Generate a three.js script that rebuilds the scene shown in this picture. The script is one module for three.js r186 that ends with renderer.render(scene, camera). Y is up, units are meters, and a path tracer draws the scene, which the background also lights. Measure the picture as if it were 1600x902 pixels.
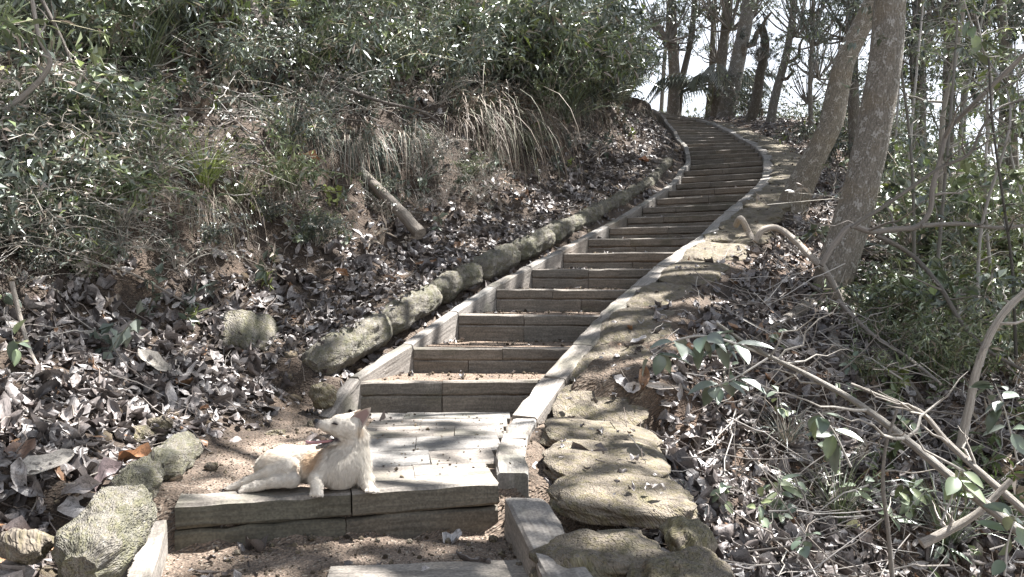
import * as THREE from 'three';
import { MarchingCubes } from 'three/addons/objects/MarchingCubes.js';
import { mergeGeometries, mergeVertices } from 'three/addons/utils/BufferGeometryUtils.js';
import { createNoise2D, createNoise3D } from 'simplex-noise';

// ---------------------------------------------------------------- camera, sky, sun, exposure
const scene = new THREE.Scene();
const F = 1232, W = 1600, H = 902, EYE = 0.96, PITCH = -0.0203;
const camera = new THREE.PerspectiveCamera(2 * Math.atan(451 / F) * 180 / Math.PI, W / H, 0.05, 400);
camera.position.set(0, EYE, 0);
camera.rotation.x = PITCH;
scene.add(camera);

const SUN = new THREE.Vector3(0.42, 0.88, -0.2).normalize();
{
  const w = 256, h = 128, a = new Float32Array(w * h * 4);
  for (let j = 0; j < h; j++) for (let i = 0; i < w; i++) {
    const el = ((j + 0.5) / h - 0.5) * Math.PI, s = Math.max(0, Math.sin(el));
    const k = Math.pow(s, 0.55), o = (j * w + i) * 4;
    // bright hazy air at the horizon, pale blue overhead
    a[o] = 0.46 * (1 - k) + 0.09 * k; a[o + 1] = 0.48 * (1 - k) + 0.112 * k; a[o + 2] = 0.515 * (1 - k) + 0.152 * k; a[o + 3] = 1;
  }
  const sky = new THREE.DataTexture(a, w, h, THREE.RGBAFormat, THREE.FloatType);
  sky.mapping = THREE.EquirectangularReflectionMapping;
  sky.magFilter = THREE.LinearFilter; sky.minFilter = THREE.LinearFilter; sky.needsUpdate = true;
  scene.background = sky; scene.environment = sky;
}
const sun = new THREE.DirectionalLight(new THREE.Color(1.0, 0.99, 0.985), 5);
sun.position.copy(SUN).multiplyScalar(60).add(new THREE.Vector3(2, 2, -10));
sun.target.position.set(2, 2, -10);
sun.castShadow = true;
Object.assign(sun.shadow.camera, { left: -30, right: 30, top: 30, bottom: -30, near: 1, far: 140 });
sun.shadow.mapSize.set(4096, 4096);
scene.add(sun, sun.target);

const renderer = new THREE.WebGLRenderer({ antialias: true });
renderer.setSize(1024, 577);
renderer.toneMapping = THREE.LinearToneMapping;
renderer.toneMappingExposure = 4.9;
renderer.shadowMap.enabled = true;

// ---------------------------------------------------------------- helpers
const V = (x, y, z) => new THREE.Vector3(x, y, z);
function rngOf(seed) { let a = seed >>> 0; return () => { a = (a + 0x6D2B79F5) | 0; let t = Math.imul(a ^ (a >>> 15), 1 | a); t = (t + Math.imul(t ^ (t >>> 7), 61 | t)) ^ t; return ((t ^ (t >>> 14)) >>> 0) / 4294967296; }; }
const rnd = rngOf(7);
const rr = (r, a, b) => a + (b - a) * r();
const n2 = createNoise2D(rngOf(11)), n3 = createNoise3D(rngOf(12));
const clamp = (x, a = 0, b = 1) => Math.min(b, Math.max(a, x));
const smooth = (a, b, x) => { const t = clamp((x - a) / (b - a)); return t * t * (3 - 2 * t); };
const lerp = (a, b, t) => a + (b - a) * t;
const fbm2 = (x, y, o = 4) => { let s = 0, a = 0.5, f = 1; for (let i = 0; i < o; i++) { s += a * n2(x * f + i * 17.3, y * f - i * 9.1); f *= 2.03; a *= 0.5; } return s; };
function at(u, v, d) {               // the point of the place seen at (u, v) of the photograph, d metres ahead
  const x = (u - W / 2) / F, y = -(v - H / 2) / F, c = Math.cos(PITCH), s = Math.sin(PITCH);
  const yy = y * c + s, zz = y * s - c;
  const k = d / -zz;
  return V(x * k, EYE + yy * k, -d);
}
const taken = {};
function numbered(name) { const k = taken[name] = (taken[name] ?? -1) + 1; return k ? `${name}_${String(k).padStart(3, '0')}` : name; }
function tag(o, label, category, group, kind) { o.userData.label = label; if (category) o.userData.category = category; if (group) o.userData.group = group; if (kind) o.userData.kind = kind; return o; }
function shade(o) { o.castShadow = true; o.receiveShadow = true; return o; }
function thing(name, label, category, pos = V(0, 0, 0), group) { const o = new THREE.Group(); o.name = numbered(name); o.position.copy(pos); scene.add(o); return tag(o, label, category, group); }
function part(name, geo, mat, parent, label) { const m = shade(new THREE.Mesh(geo, mat)); m.name = name; parent.add(m); if (label) m.userData.label = label; return m; }
function single(name, geo, mat, label, category, group, kind) { const m = shade(new THREE.Mesh(geo, mat)); m.name = numbered(name); scene.add(m); return tag(m, label, category, group, kind); }

// a buffer of triangles with colour and uv
class GB {
  constructor() { this.p = []; this.n = []; this.c = []; this.u = []; this.i = []; }
  get count() { return this.p.length / 3; }
  v(x, y, z, c, u = 0, w = 0) { this.p.push(x, y, z); this.c.push(c[0], c[1], c[2]); this.u.push(u, w); return this.count - 1; }
  tri(a, b, c) { this.i.push(a, b, c); }
  tube(pts, rad, sides, col, cap = true) {
    const N = pts.length, base = this.count; let along = 0;
    const t = new THREE.Vector3(), e1 = new THREE.Vector3(), e2 = new THREE.Vector3(); let ref = null;
    for (let k = 0; k < N; k++) {
      t.subVectors(pts[Math.min(N - 1, k + 1)], pts[Math.max(0, k - 1)]).normalize();
      if (!ref) ref = Math.abs(t.y) > 0.8 ? V(1, 0, 0) : V(0, 1, 0);
      e1.copy(ref).addScaledVector(t, -ref.dot(t)).normalize(); ref.copy(e1); e2.crossVectors(t, e1);
      if (k) along += pts[k].distanceTo(pts[k - 1]);
      const r = typeof rad === 'function' ? rad(k / (N - 1)) : rad[Math.min(k, rad.length - 1)];
      for (let s = 0; s <= sides; s++) {
        const a = s / sides * Math.PI * 2, ca = Math.cos(a), sa = Math.sin(a);
        const q = typeof r === 'number' ? r : r(a, along);
        const X0 = pts[k].x + (e1.x * ca + e2.x * sa) * q, Y0 = pts[k].y + (e1.y * ca + e2.y * sa) * q, Z0 = pts[k].z + (e1.z * ca + e2.z * sa) * q;
        this.v(X0, Y0, Z0, typeof col === 'function' ? col(X0, Y0, Z0) : col, s / sides * Math.max(0.02, Math.PI * 2 * (typeof r === 'number' ? r : 0.2)), along);
      }
    }
    const m = sides + 1;
    for (let k = 0; k < N - 1; k++) for (let s = 0; s < sides; s++) { const a = base + k * m + s; this.tri(a, a + 1, a + m); this.tri(a + 1, a + m + 1, a + m); }
    if (cap) for (const [k, f] of [[0, 1], [N - 1, -1]]) {
      const cf = typeof col === 'function' ? col : () => col, c = this.v(pts[k].x, pts[k].y, pts[k].z, cf(pts[k].x, pts[k].y, pts[k].z), 0.02, 0.02);
      const ring = []; for (let s = 0; s <= sides; s++) { const o = (base + k * m + s) * 3, a = s / sides * 6.283; ring.push(this.v(this.p[o], this.p[o + 1], this.p[o + 2], cf(this.p[o], this.p[o + 1], this.p[o + 2]), 0.02 + Math.cos(a) * 0.05, 0.02 + Math.sin(a) * 0.05)); }
      for (let s = 0; s < sides; s++) f > 0 ? this.tri(c, ring[s + 1], ring[s]) : this.tri(c, ring[s], ring[s + 1]);
    }
  }
  // small folded leaf: 2 triangles
  leaf(p, d, up, len, wid, col, fold = 0.35, droop = 0.15) {
    const s = _s.crossVectors(d, up).normalize(), n = _n.crossVectors(s, d).normalize();
    const m = 0.42;
    const c2 = [col[0] * 0.9, col[1] * 0.9, col[2] * 0.9];
    const a = this.v(p.x, p.y, p.z, col), l = this.v(p.x + d.x * len * m + s.x * wid + n.x * wid * fold, p.y + d.y * len * m + s.y * wid + n.y * wid * fold, p.z + d.z * len * m + s.z * wid + n.z * wid * fold, col);
    const t = this.v(p.x + d.x * len - n.x * droop * len, p.y + d.y * len - n.y * droop * len, p.z + d.z * len - n.z * droop * len, col);
    const a2 = this.v(p.x, p.y, p.z, c2), t2 = this.v(p.x + d.x * len - n.x * droop * len, p.y + d.y * len - n.y * droop * len, p.z + d.z * len - n.z * droop * len, c2);
    const r = this.v(p.x + d.x * len * m - s.x * wid + n.x * wid * fold, p.y + d.y * len * m - s.y * wid + n.y * wid * fold, p.z + d.z * len * m - s.z * wid + n.z * wid * fold, c2);
    this.tri(a, l, t); this.tri(a2, t2, r);
  }
  // arching blade: strip of k segments under gravity
  blade(p, d, len, wid, col, k = 5, sag = 0.6, twist = 0) {
    const dir = d.clone(), q = p.clone(), side = V(0, 0, 0); let pa = -1, pb = -1;
    const sx = _s.crossVectors(dir, Math.abs(dir.y) > 0.95 ? V(1, 0, 0) : V(0, 1, 0)).normalize().clone();
    for (let i = 0; i <= k; i++) {
      const f = i / k, w = wid * Math.pow(1 - f, 0.6) * (0.55 + 0.45 * Math.min(1, f * 4)) + 0.0004;
      side.copy(sx).applyAxisAngle(dir, twist * f);
      const a = this.v(q.x - side.x * w, q.y - side.y * w, q.z - side.z * w, col), b = this.v(q.x + side.x * w, q.y + side.y * w, q.z + side.z * w, col);
      if (i) { this.tri(pa, pb, a); this.tri(pb, b, a); }
      pa = a; pb = b;
      q.addScaledVector(dir, len / k); dir.y -= sag / k * (0.5 + f); dir.normalize();
    }
  }
  geo(flat = false) {
    let g = new THREE.BufferGeometry();
    g.setAttribute('position', new THREE.Float32BufferAttribute(this.p, 3));
    g.setAttribute('color', new THREE.Float32BufferAttribute(this.c, 3));
    g.setAttribute('uv', new THREE.Float32BufferAttribute(this.u, 2));
    g.setIndex(this.i);
    g.computeVertexNormals();
    return g;
  }
}
const _s = new THREE.Vector3(), _n = new THREE.Vector3();
function unit(r) { const z = 2 * r() - 1, a = r() * 6.2832, q = Math.sqrt(1 - z * z); return V(q * Math.cos(a), z, q * Math.sin(a)); }
function curve(pts, n) { return new THREE.CatmullRomCurve3(pts).getPoints(n); }
// wobbling limb from a to b
function limb(r, a, b, n, wob) { const out = []; for (let i = 0; i <= n; i++) { const f = i / n, q = a.clone().lerp(b, f), k = wob * Math.sin(f * Math.PI); out.push(q.add(V(rr(r, -k, k), rr(r, -k, k), rr(r, -k, k)))); } return out; }

// ---------------------------------------------------------------- textures: what surfaces are made of
function pnoise(period, seed) { const r = rngOf(seed), a = new Float32Array(period * period); for (let i = 0; i < a.length; i++) a[i] = r(); return (x, y) => { x = ((x % period) + period) % period; y = ((y % period) + period) % period; const i = Math.floor(x), j = Math.floor(y), i2 = (i + 1) % period, j2 = (j + 1) % period; let fx = x - i, fy = y - j; fx = fx * fx * (3 - 2 * fx); fy = fy * fy * (3 - 2 * fy); return lerp(lerp(a[j * period + i], a[j * period + i2], fx), lerp(a[j2 * period + i], a[j2 * period + i2], fx), fy); }; }
function tex(n, fn, srgb) {
  const a = new Uint8Array(n * n * 4);
  for (let j = 0; j < n; j++) for (let i = 0; i < n; i++) { const c = fn(i / n, j / n), o = (j * n + i) * 4; for (let k = 0; k < 3; k++) a[o + k] = clamp(typeof c === 'number' ? c : c[k]) * 255; a[o + 3] = 255; }
  const t = new THREE.DataTexture(a, n, n); t.wrapS = t.wrapT = THREE.RepeatWrapping; t.magFilter = THREE.LinearFilter; t.minFilter = THREE.LinearFilter;
  if (srgb) t.colorSpace = THREE.SRGBColorSpace; t.needsUpdate = true; return t;
}
const P = {}; for (const k of [4, 8, 16, 32, 64, 128, 256]) P[k] = pnoise(k, k * 3 + 1);
const per = (u, v, k) => P[k](u * k, v * k);
const pf = (u, v, k0 = 8) => { let s = 0, a = 0.5; for (let k = k0; k <= 256; k *= 2) { s += a * per(u, v, k); a *= 0.5; } return s; };
const mixc = (a, b, t) => [lerp(a[0], b[0], t), lerp(a[1], b[1], t), lerp(a[2], b[2], t)];
function rep(t, x, y) { const c = t.clone(); c.repeat.set(x, y); c.needsUpdate = true; return c; }

// weathered timber: grain along u, cracks, blotches of dirt and algae
const grainAt = (u, v) => { const w = v * 64 + 0.9 * per(u, v, 8); return 0.5 * P[64](u * 4, w) + 0.3 * P[128](u * 8, w * 2) + 0.2 * P[256](u * 32, w * 4); };
const crackAt = (u, v) => smooth(0.80, 0.88, P[32](u * 2 + 0.3 * per(u, v, 16), v * 32 + 0.5 * per(u, v, 8)) * (0.6 + 0.55 * per(u, v, 4)));
const woodT = tex(512, (u, v) => { const g = grainAt(u, v), b = pf(u, v, 4); let c = mixc([0.40, 0.375, 0.345], [0.585, 0.56, 0.53], g); c = mixc(c, [0.36, 0.35, 0.30], smooth(0.5, 0.72, b) * 0.55); const k = (1 - 0.5 * crackAt(u, v)) * (0.86 + 0.28 * per(u, v, 128)); return c.map((x) => x * k); }, true);
const woodB = tex(512, (u, v) => 0.55 * grainAt(u, v) + 0.4 * (1 - crackAt(u, v)) + 0.1 * per(u, v, 256));
// bark: grey brown with fine vertical ridges, pale lichen blotches
const lichen = (u, v) => Math.max(smooth(0.66, 0.74, per(u, v, 16) * 0.7 + per(u, v, 64) * 0.3), 0.75 * smooth(0.66, 0.76, per(u + 0.37, v, 64) * 0.7 + per(u, v, 256) * 0.3));
const barkT = tex(512, (u, v) => { const f = 0.5 * P[128](u * 128, v * 24) + 0.3 * per(u, v, 64) + 0.2 * per(u, v, 256); let c = mixc([0.27, 0.25, 0.22], [0.52, 0.49, 0.45], f); c = mixc(c, [0.36, 0.30, 0.21], 0.22 * smooth(0.45, 0.65, per(u, v, 4))); return mixc(c, [0.68, 0.675, 0.66], 0.6 * lichen(u, v) * (0.6 + 0.4 * per(u, v, 128))); }, true);
const barkB = tex(512, (u, v) => 0.5 * P[128](u * 128, v * 24) + 0.35 * per(u, v, 64) + 0.25 * lichen(u, v));
const soilT = tex(512, (u, v) => { const f = pf(u, v, 8), g = per(u, v, 256); let c = mixc([0.36, 0.31, 0.265], [0.60, 0.54, 0.485], f); c = c.map((x) => x * (0.75 + 0.5 * g)); return mixc(c, [0.68, 0.65, 0.6], 0.7 * smooth(0.78, 0.85, per(u, v, 128))); }, true);
const soilB = tex(512, (u, v) => 0.5 * pf(u, v, 16) + 0.35 * per(u, v, 128) + 0.35 * smooth(0.72, 0.9, per(u + 0.2, v, 64)));
const mossT = tex(512, (u, v) => { const m = smooth(0.42, 0.56, pf(u, v, 8)), g = per(u, v, 256), h = per(u, v, 128); let c = mixc([0.55, 0.52, 0.43], [0.40, 0.40, 0.24], m); c = c.map((x) => x * (0.45 + 0.5 * g + 0.55 * h)); return mixc(c, [0.24, 0.225, 0.18], 0.55 * smooth(0.6, 0.85, 0.5 * per(u + 0.5, v, 64) + 0.5 * per(u, v, 128))); }, true);
const mossB = tex(512, (u, v) => 0.4 * per(u, v, 128) + 0.25 * per(u, v, 256) + 0.35 * per(u, v, 32) + 0.3 * per(u, v, 16));
const gritT = tex(512, (u, v) => { const a = per(u, v, 256), b = per(u, v, 128), c = per(u, v, 64), d = per(u, v, 16); let k = 0.35 + 0.45 * a + 0.35 * b + 0.25 * c + 0.2 * d; k *= 1 - 0.6 * smooth(0.68, 0.8, 0.6 * c + 0.4 * b); const m = smooth(0.5, 0.62, 0.5 * per(u + 0.3, v, 32) + 0.3 * per(u, v, 8) + 0.2 * a); return [k * lerp(1.0, 0.86, m), k * lerp(0.98, 0.85, m), k * lerp(0.95, 0.68, m)]; });
// dry leaf blade: midrib and side veins, blotches of rot
const leafT = tex(256, (u, v) => { const t = Math.abs(v - 0.5) * 2, rib = smooth(0.07, 0.02, t), side = smooth(0.2, 0.05, Math.abs((((u * 9 + t * 1.6) % 1) + 1) % 1 - 0.5)) * 0.35; let k = 0.72 + 0.35 * (per(u, v, 16) - 0.5) + 0.5 * (per(u, v, 64) - 0.5) + 0.25 * rib + 0.3 * side; k *= 1 - 0.5 * smooth(0.6, 0.75, per(u, v, 8) * 0.6 + per(u, v, 32) * 0.4); return [k * 1.02, k, k * 0.97]; });
const deadT = tex(256, (u, v) => { const f = 0.6 * P[64](u * 64, v * 8) + 0.4 * per(u, v, 128); return mixc([0.40, 0.375, 0.345], [0.68, 0.655, 0.62], f); }, true);
const stoneT = tex(512, (u, v) => { const f = pf(u, v, 8), m = smooth(0.5, 0.66, pf(u + 0.3, v + 0.6, 4)), g = per(u, v, 256); let c = mixc([0.44, 0.41, 0.37], [0.62, 0.58, 0.53], f); c = mixc(c, [0.48, 0.455, 0.31], 0.6 * m); c = mixc(c, [0.33, 0.31, 0.29], 0.5 * smooth(0.5, 0.8, 0.5 * per(u, v, 32) + 0.5 * per(u, v, 128))); return c.map((x) => x * (0.78 + 0.42 * g)); }, true);

const std = (o) => new THREE.MeshStandardMaterial(o);
const M = {
  wood: std({ map: woodT, bumpMap: woodB, bumpScale: 0.006, roughness: 0.86, vertexColors: true }),
  soil: std({ map: soilT, bumpMap: soilB, bumpScale: 0.03, roughness: 0.95, vertexColors: true }),
  bark: std({ map: barkT, bumpMap: barkB, bumpScale: 0.008, roughness: 0.9, vertexColors: true }),
  moss: std({ map: mossT, bumpMap: mossB, bumpScale: 0.03, roughness: 0.95, vertexColors: true }),
  stone: std({ map: stoneT, bumpMap: mossB, bumpScale: 0.012, roughness: 0.92, vertexColors: true }),
  dead: std({ map: deadT, bumpMap: barkB, bumpScale: 0.003, roughness: 0.85, vertexColors: true }),
  rock: std({ map: gritT, bumpMap: mossB, bumpScale: 0.02, roughness: 0.95, vertexColors: true }),
  twig: std({ roughness: 0.85, vertexColors: true }),
  litter: new THREE.MeshPhysicalMaterial({ roughness: 0.5, color: 0xffffff, side: THREE.DoubleSide }),
  fallen: new THREE.MeshPhysicalMaterial({ roughness: 0.45, map: leafT, color: new THREE.Color().setRGB(1.25, 1.25, 1.25), side: THREE.DoubleSide }),
  dryleaf: new THREE.MeshPhysicalMaterial({ roughness: 0.55, vertexColors: true, side: THREE.DoubleSide }),
  leaf: new THREE.MeshPhysicalMaterial({ roughness: 0.4, ior: 1.75, vertexColors: true, side: THREE.DoubleSide, transmission: 0.3, thickness: 0 }),
  dry: new THREE.MeshPhysicalMaterial({ roughness: 0.7, vertexColors: true, side: THREE.DoubleSide }),
};
for (const m of [M.wood, M.soil, M.bark, M.moss, M.stone]) for (const t of [m.map, m.bumpMap]) if (m === M.soil) t.repeat.set(0.9, 0.9); else if (m === M.bark) t.repeat.set(1.1, 1.1); else if (m === M.wood) t.repeat.set(1.1, 1.1); else t.repeat.set(1.3, 1.3);
M.rock.map.repeat.set(2.2, 2.2);

// ---------------------------------------------------------------- the stairs' line
// each step: the two ends of its front edge as read from the photograph
const rows = [[562, 597, 848, 595, 5.45, 5.5], [645, 546, 893, 542, 6.0, 5.95], [716, 494, 938, 490, 6.65, 6.55], [775, 455, 985, 450, 7.25, 7.1], [831, 424, 1022, 417, 7.9, 7.65],
  [880, 399, 1060, 391, 8.5, 8.15], [919, 376, 1093, 369, 9.1, 8.65], [952, 357, 1112, 351, 9.75, 9.2], [980, 340, 1131, 335, 10.35, 9.75], [1004, 323, 1151, 320, 11, 10.35], [1026, 308, 1169, 306, 11.6, 10.9], [1044, 296, 1182, 293, 12.2, 11.5], [1057, 286, 1190, 282, 12.8, 12.15], [1065, 276, 1192, 271, 13.4, 12.8], [1069, 266, 1192, 261, 14, 13.4]];
const steps = [];
steps.push({ L: V(-1.38, 0, -3.2), R: V(-0.06, 0, -3.56), y: 0 });
for (const [lu, lv, ru, rv, dl, dr] of rows) { const L = at(lu, lv, dl), R = at(ru, rv, dr), y = (L.y + R.y) / 2; L.y = R.y = y; steps.push({ L, R, y }); }
const upper = [[1192, 14.0], [1189, 14.7], [1184, 15.4], [1178, 16.1], [1172, 16.8], [1163, 17.5], [1153, 18.2], [1147, 18.9], [1141, 19.6], [1136, 20.3], [1128, 21], [1121, 21.6], [1113, 22.2], [1102, 22.8], [1086, 23.3], [1062, 23.7]];
const turns = [[16, 0.89, 0.45], [20, 0.98, 0.2], [24, 1, 0.05], [28, 0.98, -0.15], [31, 0.72, -0.69]];
upper.forEach(([u, d], k) => {
  const n = 16 + k, y = steps[15].y + 0.18 * (k + 1), R = V((u - 800) / F * d, y, -d);
  let i = 0; while (i < turns.length - 2 && turns[i + 1][0] < n) i++;
  const f = clamp((n - turns[i][0]) / (turns[i + 1][0] - turns[i][0]));
  const r = V(lerp(turns[i][1], turns[i + 1][1], f), 0, lerp(turns[i][2], turns[i + 1][2], f)).normalize();
  steps.push({ L: R.clone().addScaledVector(r, -1.3), R, y });
});
const NS = steps.length;
const path = [[2.6, 7, -2.6], [1.2, 2, -1.6], [0.35, -0.8, -0.9], [-0.25, -2.2, -0.45]].map(([x, z, y]) => V(x, y, z));
path.push(V(-0.72, 0, -3.38), V(-0.43, 0, -5.35));
const LAND0 = 4, LAND1 = 5;
for (let n = 1; n < NS; n++) path.push(steps[n].L.clone().lerp(steps[n].R, 0.5));
{ const e = steps[NS - 1].y; path.push(V(3.5, e + 0.08, -24.9), V(2.6, e + 0.2, -26.4), V(1.2, e + 0.4, -29), V(-2, e + 0.9, -36), V(-8, e + 1.5, -60)); }
function project(x, z) {
  let best = 1e9, out = null;
  for (let i = 0; i < path.length - 1; i++) {
    const a = path[i], b = path[i + 1], dx = b.x - a.x, dz = b.z - a.z, L2 = dx * dx + dz * dz;
    const f0 = ((x - a.x) * dx + (z - a.z) * dz) / L2, f = clamp(f0), qx = a.x + dx * f - x, qz = a.z + dz * f - z, D = qx * qx + qz * qz;
    if (D < best) { best = D; out = [i, f, dx, dz, a, b]; }
  }
  const [i, f, dx, dz, a, b] = out, l = Math.hypot(dx, dz);
  const side = (x - a.x) * (-dz / l) + (z - a.z) * (dx / l);   // + on the right going up
  return { s: i + f, t: Math.sign(side) * Math.sqrt(best), y: a.y + (b.y - a.y) * f };
}
function table(T, x) { if (x <= T[0][0]) return T[0][1]; for (let i = 1; i < T.length; i++) if (x <= T[i][0]) { const f = (x - T[i - 1][0]) / (T[i][0] - T[i - 1][0]); return lerp(T[i - 1][1], T[i][1], f); } return T[T.length - 1][1]; }
const bankFar = [[0, -0.04], [0.2, -0.02], [0.45, 0.19], [0.9, 0.3], [1.25, 0.42], [1.6, 0.85], [2.0, 1.5], [2.9, 2.35], [5, 4.5], [8, 7.2], [14, 10], [60, 17]];
const bankNear = [[0, 0], [0.35, 0.03], [0.9, 0.28], [1.5, 0.52], [1.9, 0.95], [2.3, 1.55], [3.2, 2.35], [5, 4.4], [8, 7.2], [14, 10], [60, 17]];
const fall = [[0, -0.04], [0.1, -0.045], [0.5, -0.05], [0.8, -0.16], [1.4, -0.46], [3, -1.25], [6, -2.3], [12, -3.6], [60, -7]];
const beamN = V(steps[0].R.z - steps[0].L.z, 0, -(steps[0].R.x - steps[0].L.x)).normalize(); if (beamN.z > 0) beamN.negate();
const beyondBeam = (x, z) => (x - steps[0].L.x) * beamN.x + (z - steps[0].L.z) * beamN.z;
function rawHeight(x, z) {
  const p = project(x, z); let y = p.y;
  if (p.s < LAND1 - 0.02) { const q = beyondBeam(x, z); y = q > -0.55 ? lerp(-0.19, 0, smooth(0.0, 0.11, q)) : -0.19 + (q + 0.55) * 0.3; }
  const near = smooth(-6.5, -4.6, z), a = -p.t - 0.66, b = p.t - 0.72;
  let h = y;
  if (a > 0) {
    h += lerp(table(bankFar, a), table(bankNear, a), near);
    const k = smooth(0.9, 2.2, a), lump = smooth(0.7, 1.3, a) * (1 - 0.6 * smooth(2.4, 3.4, a));
    h += lump * (0.13 * (0.5 - Math.abs(n2(x * 1.3 + 3, z * 1.3))) + 0.1 * (0.4 - Math.abs(n2(x * 2.9, z * 2.9 + 8))) + 0.07 * fbm2(x * 6, z * 6, 3));
    h += k * (0.28 * fbm2(x * 0.55, z * 0.55, 3) + 0.12 * fbm2(x * 2.1 + 9, z * 2.1, 3)) + smooth(0.2, 0.6, a) * 0.05 * fbm2(x * 3, z * 3 + 5, 3);
  } else if (b > 0) {
    { const up = smooth(24, 31, p.s); h += lerp(table(fall, b), 0.14 * smooth(0.4, 1.2, b) - 0.45 * Math.max(0, b - 2.6), up); }
    h += smooth(0.5, 1.5, b) * (0.3 * fbm2(x * 0.5 + 4, z * 0.5, 3) + 0.1 * fbm2(x * 2.3, z * 2.3 + 7, 3));
  } else if (p.s >= LAND1 && p.s < LAND1 + NS - 0.5) h -= 0.3;
  else if (p.s >= LAND1 + NS - 0.5) h += 0.02 * fbm2(x * 4, z * 4);
  if (p.s < LAND1) { h += 0.014 * fbm2(x * 7, z * 7, 3); if (p.s > LAND0 && p.t > -0.42 && p.t < 0.62) h -= 0.035; }
  if (p.s >= LAND1 && p.s < LAND1 + NS - 0.5) { if (a > 0) h -= 0.3 * (1 - smooth(0.0, 0.12, a)); if (b > 0) h -= 0.3 * (1 - smooth(0, 0.1, b)); }
  return h;
}
// one warped grid, finest near the landing
const GX = 430, GZ = 470, KX = 3.5, KZ = 3.5, CX = 0.2, CZ = -5.5, RX = 75, RZ = 85, AX = RX / Math.sinh(KX), AZ = RZ / Math.sinh(KZ);
const gx = (i) => CX + AX * Math.sinh(KX * (2 * i / GX - 1)), gz = (j) => CZ + AZ * Math.sinh(KZ * (2 * j / GZ - 1));
const HG = new Float32Array((GX + 1) * (GZ + 1));
for (let j = 0; j <= GZ; j++) for (let i = 0; i <= GX; i++) HG[j * (GX + 1) + i] = rawHeight(gx(i), gz(j));
{ // loose earth beside the path slumps smooth
  const wgt = new Float32Array(HG.length);
  for (let j = 0; j <= GZ; j++) for (let i = 0; i <= GX; i++) { const p = project(gx(i), gz(j)); wgt[j * (GX + 1) + i] = Math.max(smooth(1.3, 1.8, p.t), 0.7 * smooth(1.1, 1.6, -p.t) * smooth(-4.2, -5, gz(j)) * smooth(-7.5, -6, gz(j))); }
  let A = HG, B = new Float32Array(HG.length);
  for (let k = 0; k < 14; k++) {
    B.set(A);
    for (let j = 1; j < GZ; j++) for (let i = 1; i < GX; i++) { const o = j * (GX + 1) + i; if (wgt[o] > 0) B[o] = lerp(A[o], (A[o - 1] + A[o + 1] + A[o - GX - 1] + A[o + GX + 1]) / 4, wgt[o] * 0.9); }
    A.set(B);
  }
}
function hAt(x, z) {
  const i = clamp((Math.asinh((x - CX) / AX) / KX + 1) / 2 * GX, 0, GX - 0.001), j = clamp((Math.asinh((z - CZ) / AZ) / KZ + 1) / 2 * GZ, 0, GZ - 0.001);
  const a = Math.floor(i), b = Math.floor(j), f = i - a, g = j - b, o = b * (GX + 1) + a;
  return lerp(lerp(HG[o], HG[o + 1], f), lerp(HG[o + GX + 1], HG[o + GX + 2], f), g);
}
function nAt(x, z, e = 0.07) { return V(hAt(x - e, z) - hAt(x + e, z), 2 * e, hAt(x, z - e) - hAt(x, z + e)).normalize(); }
function ground(u, v, d0 = 1.5) { // where the line of sight through (u, v) meets the ground
  let p = at(u, v, d0);
  for (let d = d0; d < 60; d += 0.04) { p = at(u, v, d); if (p.y < hAt(p.x, p.z)) { p.y = hAt(p.x, p.z); return p; } }
  return p;
}
{
  const g = new THREE.BufferGeometry(), N = (GX + 1) * (GZ + 1), p = new Float32Array(N * 3), c = new Float32Array(N * 3), u = new Float32Array(N * 2), ix = [];
  for (let j = 0; j <= GZ; j++) for (let i = 0; i <= GX; i++) {
    const k = j * (GX + 1) + i, x = gx(i), z = gz(j), y = HG[k], pr = project(x, z);
    p.set([x, y, z], k * 3); u.set([x - 0.9 * y, z - 0.45 * y], k * 2);
    // pale trodden sand on the path, red brown earth on the bank, dark humus below
    const sand = [0.78, 0.75, 0.72], bank = [0.33, 0.29, 0.25], hum = [0.2, 0.178, 0.158];
    const onPath = smooth(-0.95, -0.75, pr.t) * (1 - smooth(0.75, 1.0, pr.t)), m = smooth(-0.25, 0.3, fbm2(x * 0.9, z * 0.9, 3));
    const m2 = smooth(-0.1, 0.35, fbm2(x * 3.1, z * 3.1 + 4, 3)); let q = mixc(pr.t < 0 ? mixc(bank, hum, 0.6 * m2) : hum, pr.t < 0 ? hum : [0.5, 0.42, 0.36], m * 0.8);
    q = mixc(q, sand, onPath); q = mixc(q, [0.54, 0.505, 0.46], smooth(0.6, 0.7, pr.t) * (1 - smooth(1.2, 1.45, pr.t + 0.15 * fbm2(x * 4, z * 4, 2)))); c.set(q, k * 3);
  }
  for (let j = 0; j < GZ; j++) for (let i = 0; i < GX; i++) { const k = j * (GX + 1) + i; ix.push(k, k + GX + 1, k + 1, k + 1, k + GX + 1, k + GX + 2); }
  g.setAttribute('position', new THREE.BufferAttribute(p, 3)); g.setAttribute('color', new THREE.BufferAttribute(c, 3)); g.setAttribute('uv', new THREE.BufferAttribute(u, 2));
  g.setIndex(ix); g.computeVertexNormals();
  const m = single('hillside_ground', g, M.soil, 'brown earth hillside with the sandy footpath between the banks', null, null, 'structure');
}
console.log('ground');

// ---------------------------------------------------------------- timber
const tone = (r, a = 0.85, b = 1.1) => { const k = rr(r, a, b), w = rr(r, -0.03, 0.03); return [k + w, k, k - w]; };
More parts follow.
